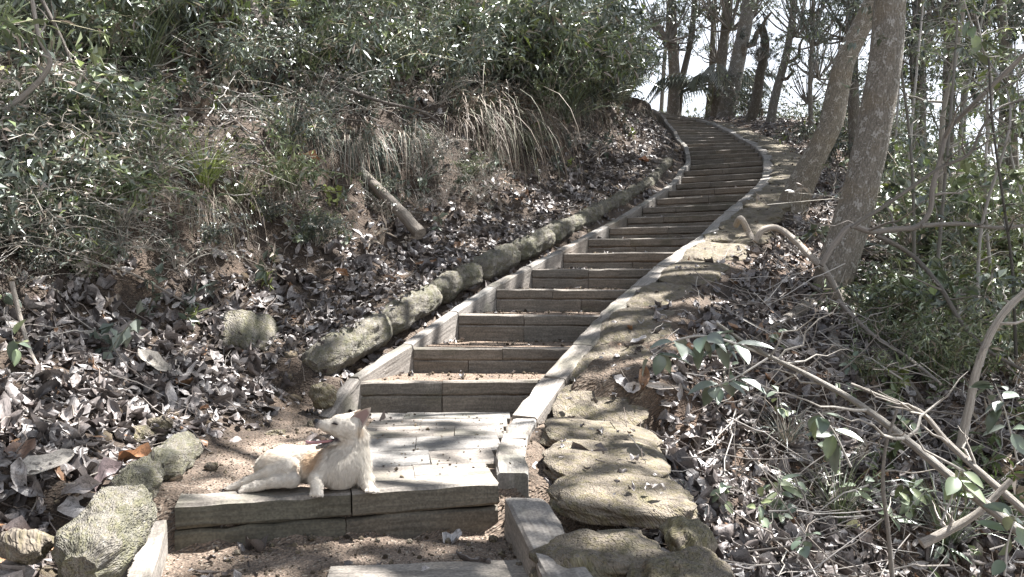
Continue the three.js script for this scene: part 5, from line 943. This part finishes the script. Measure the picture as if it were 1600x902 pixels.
// ---------------------------------------------------------------- fallen leaves, twigs, low growth
function curled(seed, len, wid, roll, fold, wave) { // a dry leaf: a curled sheet
  const r = rngOf(seed), g = new GB(), nx = 4, ny = 6, w = [1, 1, 1];
  for (let i = 0; i <= ny; i++) for (let j = 0; j <= nx; j++) {
    const f = i / ny, t = j / nx * 2 - 1, ww = wid * Math.pow(Math.sin(Math.PI * clamp(f * 0.96 + 0.02)), 0.7) * (1 + 0.16 * Math.sin(f * 17 + seed) + 0.22 * (r() - 0.5)), a = (f - 0.5) * roll;
    const cx = Math.abs(roll) < 0.01 ? (f - 0.5) * len : Math.sin(a) / roll * len, cy = Math.abs(roll) < 0.01 ? 0 : (1 - Math.cos(a)) / roll * len;
    g.v(cx, cy + Math.abs(t) * ww * fold + wave * Math.sin(f * 9 + t * 2 + seed) * wid * 0.3 + t * t * 0.1 * wid, t * ww * Math.cos(fold), w, f, j / nx);
  }
  for (let i = 0; i < ny; i++) for (let j = 0; j < nx; j++) { const k = i * (nx + 1) + j; g.tri(k, k + 1, k + nx + 1); g.tri(k + 1, k + nx + 2, k + nx + 1); }
  return g.geo();
}
const dryGeo = [curled(1, 1, 0.24, 0.9, 0.5, 0.5), curled(2, 1, 0.3, -1.2, -0.3, 0.7), curled(3, 1, 0.17, 1.7, 0.8, 0.3), curled(4, 1, 0.36, 0.5, 0.9, 1.0), curled(5, 1, 0.11, 0.6, 0.6, 0.2), curled(6, 1, 0.28, 2.2, 0.2, 0.9), curled(7, 1, 0.42, 1.4, -0.7, 1.3), curled(8, 1, 0.2, 2.8, 1.1, 0.6)];
const dryCol = (r) => { const q = r(); const c = q < 0.4 ? [0.105, 0.09, 0.084] : q < 0.66 ? [0.18, 0.158, 0.148] : q < 0.84 ? [0.27, 0.245, 0.232] : q < 0.92 ? [0.38, 0.355, 0.34] : q < 0.94 ? [0.24, 0.14, 0.08] : [0.07, 0.055, 0.05]; return vary(r, c, 0.25); };
{
  const r = rngOf(95), lists = dryGeo.map(() => []), cols = dryGeo.map(() => []), m = new THREE.Matrix4(), q1 = new THREE.Quaternion(), q2 = new THREE.Quaternion();
  const add = (x, z, size, lift, tilt, y0) => {
    const n = y0 === undefined ? nAt(x, z) : V(0, 1, 0), k = Math.floor(r() * dryGeo.length);
    n.add(unit(r).multiplyScalar(tilt)).normalize();
    q1.setFromUnitVectors(V(0, 1, 0), n); q2.setFromAxisAngle(V(0, 1, 0), r() * 6.2832); q1.multiply(q2); if (r() < 0.4) q1.multiply(q2.setFromAxisAngle(V(1, 0, 0), Math.PI));
    m.compose(V(x, (y0 ?? hAt(x, z)) + lift, z), q1, V(size, size, size * rr(r, 0.7, 1.2))); lists[k].push(m.clone()); cols[k].push(dryCol(r));
  };
  let placed = 0;
  for (let k = 0; k < 900000 && placed < 90000; k++) {
    const x = rr(r, -9, 15), z = rr(r, -26, 0.2), d = Math.hypot(x, z); if (d < 1.4) continue;
    if (r() > Math.pow(Math.min(1, 4.2 / d), 1.35)) continue;
    if (Math.abs(x + 0.98) < 0.42 && Math.abs(z + 3.5) < 0.2) continue;
    const pr = project(x, z), a = -pr.t - 0.66, b = pr.t - 0.72, z5 = z > -5.2; let w = 0;
    if (a > 0) { const e = 0.5 + 0.5 * fbm2(x * 1.1, z * 1.1, 3) * 1.6; w = z5 ? smooth(0.25, 0.6, a) * (a > 1.7 ? 0.62 * e : 1) : a < 0.12 ? 0.12 : a < 0.48 ? 0.4 : a < 1.45 ? 1 : a < 2.1 ? 0.5 * e : 0.6 * e; }
    else if (b > 0) w = b < 0.5 ? 0.12 : b < 0.7 ? 0.4 : 1;
    else if (pr.s < 5) w = 0.018 + (a > -0.35 ? 0.1 : 0);
    if (r() > w) continue;
    const big = d < 6, size = (r() < 0.45 ? rr(r, 0.025, 0.07) : rr(r, 0.06, 0.16)) * (r() < 0.05 ? 1.6 : 1);
    add(x, z, size, rr(r, 0.002, w > 0.8 ? 0.06 : 0.015), w > 0.8 ? 0.75 : 0.35); placed++;
  }
  // a few blown onto the treads, kerb stones and landing
  for (let n = 1; n < 16; n++) for (let k = 0; k < 9; k++) { const A0 = steps[n], B0 = steps[n + 1], f = Math.pow(r(), 1.6), p = A0.L.clone().lerp(A0.R, f).lerp(B0.L.clone().lerp(B0.R, f), rr(r, 0.15, 0.95)); add(p.x, p.z, rr(r, 0.025, 0.07), 0.012, 0.3, A0.y); }
  for (let k = 0; k < 260; k++) { const q = 0.5 + Math.pow(r(), 1.4) * 9, p = alongRail(Lrail, -0.36 - rr(r, -0.05, 0.12), 0.27, q); add(p.x, p.z, rr(r, 0.03, 0.1), 0.01, 0.6, p.y - rr(r, 0, 0.03)); }
  for (const st of stonesAt) for (let k = 0; k < 9; k++) { const p = st.position; add(p.x + rr(r, -0.24, 0.24), p.z + rr(r, -0.24, 0.24), rr(r, 0.02, 0.07), rr(r, 0.07, 0.085), 0.4, p.y); }
  lists.forEach((L, k) => {
    const im = shade(new THREE.InstancedMesh(dryGeo[k], M.fallen, L.length)); L.forEach((x, i) => { im.setMatrixAt(i, x); im.setColorAt(i, new THREE.Color().setRGB(...cols[k][i])); });
    im.name = numbered('leaf_litter'); tag(im, ['carpet of curled brown and grey fallen leaves on both banks', 'broad dry fallen leaves mixed through the carpet', 'rolled fallen leaves mixed through the carpet', 'crumpled large fallen leaves mixed through the carpet', 'narrow dry fallen leaves mixed through the carpet', 'tightly curled fallen leaves mixed through the carpet', 'torn broad fallen leaves mixed through the carpet', 'shrivelled fallen leaves mixed through the carpet'][k], 'leaf litter', null, 'stuff'); scene.add(im);
  });
  console.log('litter', placed);
  // twigs and stalks in the litter
  const tg = [0, 1, 2].map((s) => { const q = rngOf(300 + s), g = new GB(); g.tube(limb(q, V(-0.5, 0, 0), V(0.5, 0.03, 0), 5, 0.07), (f) => lerp(0.013, 0.006, f), 4, [1, 1, 1], false); return g.geo(); });
  const tl = [[], [], []], tc = [[], [], []]; placed = 0;
  for (let k = 0; k < 300000 && placed < 7500; k++) {
    const x = rr(r, -9, 14), z = rr(r, -22, 0.2), d = Math.hypot(x, z); if (d < 1.6 || r() > Math.pow(Math.min(1, 4.5 / d), 1.2)) continue;
    const pr = project(x, z), a = -pr.t - 0.66, b = pr.t - 0.72; if (a < 0.35 && b < 0.4) continue;
    const n = nAt(x, z).add(unit(r).multiplyScalar(0.45)).normalize(), i = k % 3, L = rr(r, 0.08, 0.42) * (r() < 0.1 ? 1.8 : 1);
    q1.setFromUnitVectors(V(0, 1, 0), n); q2.setFromAxisAngle(V(0, 1, 0), r() * 6.28); q1.multiply(q2); const th = Math.min(L, 0.3);
    m.compose(V(x, hAt(x, z) + rr(r, 0.01, 0.09), z), q1, V(L, th, th)); tl[i].push(m.clone()); tc[i].push(vary(r, pick(r, [[0.3, 0.26, 0.22], [0.42, 0.38, 0.33], [0.16, 0.13, 0.11], [0.24, 0.2, 0.17]]), 0.25)); placed++;
  }
  tl.forEach((L, k) => { const im = shade(new THREE.InstancedMesh(tg[k], M.litter, L.length)); L.forEach((x, i) => { im.setMatrixAt(i, x); im.setColorAt(i, new THREE.Color().setRGB(...tc[k][i])); }); im.name = numbered('twig_debris'); tag(im, ['loose dry twigs scattered through the leaf litter', 'thin dead stalks scattered through the leaf litter', 'broken twig ends scattered through the leaf litter'][k], 'twigs', null, 'stuff'); scene.add(im); });
  // a tangle of thin dead stems standing over the right slope and the left bank
  { const L2 = [], C2 = [];
    for (let k = 0; k < 200000 && L2.length < 4200; k++) {
      const x = rr(r, -8, 9), z = rr(r, -13, -1.5), d = Math.hypot(x, z); if (d < 2.4 || r() > Math.min(1, 6 / d)) continue;
      const pr = project(x, z), a = -pr.t - 0.66, b = pr.t - 0.72; if (!(b > 1.0 || a > 1.8)) continue;
      const L = rr(r, 0.3, 1.1), th = rr(r, 0.22, 0.5); q1.setFromAxisAngle(V(0, 1, 0), r() * 6.28); q2.setFromAxisAngle(V(0, 0, 1), rr(r, -0.5, 0.9)); q1.multiply(q2);
      m.compose(V(x, hAt(x, z) + rr(r, 0.03, 0.3), z), q1, V(L, th, th)); L2.push(m.clone()); C2.push(vary(r, pick(r, [[0.3, 0.27, 0.24], [0.4, 0.37, 0.33], [0.16, 0.14, 0.12], [0.22, 0.19, 0.16]]), 0.25));
    }
    const im = shade(new THREE.InstancedMesh(tg[1], M.litter, L2.length)); L2.forEach((x, i) => { im.setMatrixAt(i, x); im.setColorAt(i, new THREE.Color().setRGB(...C2[i])); }); im.name = numbered('twig_debris'); tag(im, 'tangle of thin dead stems standing over the slope and bank', 'twigs', null, 'stuff'); scene.add(im);
    // grit, clods and gravel on the sand, the treads and the bare bank
    const gg = [stoneGeo(r, 1, 0.7, 0.85, 0.35, 2.3, 8, -0.6), stoneGeo(r, 1, 0.6, 0.7, 0.4, 2.5, 8, -0.6)], GL = [[], []];
    const grit = (x, y, z, s) => { q1.setFromAxisAngle(unit(r), r() * 6.28); m.compose(V(x, y, z), q1, V(s, s, s)); GL[r() < 0.5 ? 0 : 1].push(m.clone()); };
    for (let k = 0; k < 3600; k++) { const x = rr(r, -1.9, 0.25), z = rr(r, -5.4, -1.8), pr = project(x, z); if (pr.t < -1.3 || pr.t > 0.75) continue; const onPlank = z < -3.65 && x > -0.95; if (onPlank && r() < 0.8) continue; grit(x, hAt(x, z) + (onPlank ? 0.04 : 0.002), z, r() < 0.9 ? rr(r, 0.002, 0.006) : rr(r, 0.006, 0.014)); }
    for (let n = 1; n < 14; n++) for (let k = 0; k < 90; k++) { const A0 = steps[n], B0 = steps[n + 1], f = r(), p = A0.L.clone().lerp(A0.R, f).lerp(B0.L.clone().lerp(B0.R, f), Math.pow(rr(r, 0.0, 1), 0.6)); grit(p.x, A0.y + 0.004, p.z, r() < 0.85 ? rr(r, 0.003, 0.008) : rr(r, 0.008, 0.016)); }
    for (let k = 0; k < 5200; k++) { const x = rr(r, -7, 4), z = rr(r, -18, -2.5), pr = project(x, z), a = -pr.t - 0.66; if (a < 0.02 || a > 3) continue; grit(x, hAt(x, z), z, r() < 0.8 ? rr(r, 0.006, 0.018) : rr(r, 0.018, 0.05)); }
    GL.forEach((L, k) => { const g2 = shade(new THREE.InstancedMesh(gg[k], M.rock, L.length)); L.forEach((x, i) => { g2.setMatrixAt(i, x); g2.setColorAt(i, new THREE.Color().setRGB(...vary(r, pick(r, [[1.6, 1.5, 1.4], [1.0, 0.88, 0.78], [2.2, 2.1, 2.0], [0.7, 0.6, 0.52]]), 0.2))); }); g2.name = numbered('gravel'); tag(g2, ['grit and small clods strewn over sand, treads and bank', 'angular gravel strewn over sand, treads and bank'][k], 'gravel', null, 'stuff'); scene.add(g2); });
  }
  // low green growth and dead stalks knit over both banks
  const sprig = (seed, n, len, wid, up, narrow) => { const q = rngOf(seed), g = new GB(), c = curve([V(0, 0, 0), V(0.05, 0.5 * up, 0.02), V(0.18, 0.9 * up, 0.05)], 5); g.tube(c, (f) => lerp(0.008, 0.003, f), 3, [1.1, 0.85, 0.7], false); for (let k = 0; k < n; k++) { const d = unit(q); d.y -= 0.15; d.normalize(); g.leaf(c[1 + Math.floor(q() * 5)].clone().addScaledVector(d, 0.04), d, unit(q).add(V(0, 1, 0)).normalize(), len * rr(q, 0.6, 1.3), wid * rr(q, 0.6, 1.3), vary(q, [1, 1, 1], 0.2), 0.3, 0.2); } return g.geo(); };
  const sg = [sprig(401, 12, 0.32, 0.09, 1, 0), sprig(402, 16, 0.42, 0.04, 1, 1), sprig(403, 10, 0.28, 0.1, 0.7, 0)], sl = [[], [], []], sc = [[], [], []]; placed = 0;
  const lm = new THREE.MeshPhysicalMaterial({ roughness: 0.4, vertexColors: true, side: THREE.DoubleSide, transmission: 0.25, thickness: 0 });
  for (let k = 0; k < 400000 && placed < 11000; k++) {
    const x = rr(r, -9, 15), z = rr(r, -26, -1), d = Math.hypot(x, z); if (d < 2.5 || r() > Math.pow(Math.min(1, 7 / d), 0.8)) continue;
    const pr = project(x, z), a = -pr.t - 0.66, b = pr.t - 0.72, patch = fbm2(x * 0.8 + 31, z * 0.8, 3); let w = 0;
    if (a > 1.1) w = (0.25 + 0.75 * smooth(1.5, 2.6, a)) * smooth(-0.25, 0.2, patch) ; else if (b > 1.6) w = 0.8 * smooth(1.6, 3.2, b) * smooth(-0.3, 0.15, patch);
    if (r() > w) continue;
    const n = nAt(x, z, 0.2).lerp(V(0, 1, 0), 0.5).add(unit(r).multiplyScalar(0.5)).normalize(), i = k % 3, S = rr(r, 0.14, 0.36);
    q1.setFromUnitVectors(V(0, 1, 0), n); q2.setFromAxisAngle(V(0, 1, 0), r() * 6.28); q1.multiply(q2);
    m.compose(V(x, hAt(x, z) - 0.01, z), q1, V(S, S, S)); sl[i].push(m.clone()); sc[i].push(vary(r, pick(r, r() < 0.25 ? pal.dry : r() < 0.15 ? pal.yellow : b > 0 ? pal.light : r() < 0.5 ? pal.grey : pal.dull), 0.25)); placed++;
  }
  sl.forEach((L, k) => { const im = shade(new THREE.InstancedMesh(sg[k], lm, L.length)); L.forEach((x, i) => { im.setMatrixAt(i, x); im.setColorAt(i, new THREE.Color().setRGB(...sc[k][i])); }); im.name = numbered('ground_cover'); tag(im, ['low small leaved ground cover knit over the banks', 'narrow leaved ground cover knit over the banks', 'round leaved ground cover knit over the banks'][k], 'ground cover', null, 'stuff'); scene.add(im); });
}
{ // single large leaves that stand out
  const r = rngOf(97);
  const one = (u, v, d0, size, k, col, lab, tilt = 0.2) => { const p = ground(u, v, d0), c = dryGeo[k], mesh = single('fallen_leaf', c, new THREE.MeshPhysicalMaterial({ color: new THREE.Color().setRGB(...col.map((x) => x * 1.2)), map: leafT, roughness: 0.5, side: THREE.DoubleSide }), lab, 'leaf', 'large single fallen leaves'); mesh.position.copy(p).add(V(0, 0.05, 0)); mesh.scale.set(size, size, size); const n = nAt(p.x, p.z).lerp(V(0, 0.6, 1), tilt).normalize(); mesh.quaternion.setFromUnitVectors(V(0, 1, 0), n).multiply(new THREE.Quaternion().setFromAxisAngle(V(0, 1, 0), r() * 6.28)); return mesh; };
  const aim = (m, a) => { const n = V(0, 1, 0).applyQuaternion(m.quaternion); m.quaternion.setFromUnitVectors(V(0, 1, 0), n).multiply(new THREE.Quaternion().setFromAxisAngle(V(0, 1, 0), a)); };
  aim(one(68, 768, 1.8, 0.24, 0, [0.36, 0.33, 0.29], 'long pale grey leaf standing out of the litter at the left', 0.35), 0.8);
  aim(one(60, 885, 1.6, 0.34, 4, [0.38, 0.22, 0.12], 'long orange brown leaf lying in the bottom left corner'), 0.1);
  aim(one(215, 742, 2, 0.17, 3, [0.26, 0.13, 0.06], 'flat brown leaf lying on the short mossy log'), 0.2);
  aim(one(172, 768, 2, 0.17, 3, [0.13, 0.1, 0.1], 'large dark curled leaf above the corner log', 0.5), 1.3);
  aim(one(30, 738, 1.8, 0.15, 5, [0.16, 0.1, 0.07], 'rolled dark brown leaf at the left edge', 0.4), 1.0);
  aim(one(18, 865, 1.7, 0.15, 3, [0.2, 0.17, 0.16], 'broad grey leaf at the left edge above the orange one', 0.3), 0.4);
  aim(one(240, 585, 2.5, 0.3, 0, [0.33, 0.3, 0.26], 'long grey leaf in the middle of the left litter', 0.3), -0.5);
  aim(one(145, 548, 2.5, 0.2, 0, [0.4, 0.36, 0.31], 'pale leaf lying below the bare rock in the bank', 0.3), 0.6);
  aim(one(1005, 605, 2.6, 0.16, 3, [0.3, 0.19, 0.12], 'upright brown leaf below the broad leaved branch', 0.7), 1.4);
  aim(one(1030, 635, 2.6, 0.26, 4, [0.42, 0.37, 0.32], 'flat pale bark strip below the upright brown leaf', 0.2), 0.1);
  aim(one(940, 805, 2.4, 0.3, 1, [0.16, 0.13, 0.12], 'long dark crumpled leaf lying across the edging stones', 0.2), 0.1);
  aim(one(1330, 842, 2.4, 0.1, 3, [0.45, 0.43, 0.25], 'pale yellow leaf at the bottom right', 0.5), 0.3);
  aim(one(690, 470, 3, 0.12, 3, [0.36, 0.17, 0.08], 'rusty leaf on the second mossy log', 0.3), 0.4);
  aim(one(1005, 258, 5, 0.2, 3, [0.36, 0.18, 0.1], 'orange leaf on the litter beside the upper left logs', 0.3), 0.1);
}
console.log('done');
renderer.render(scene, camera);
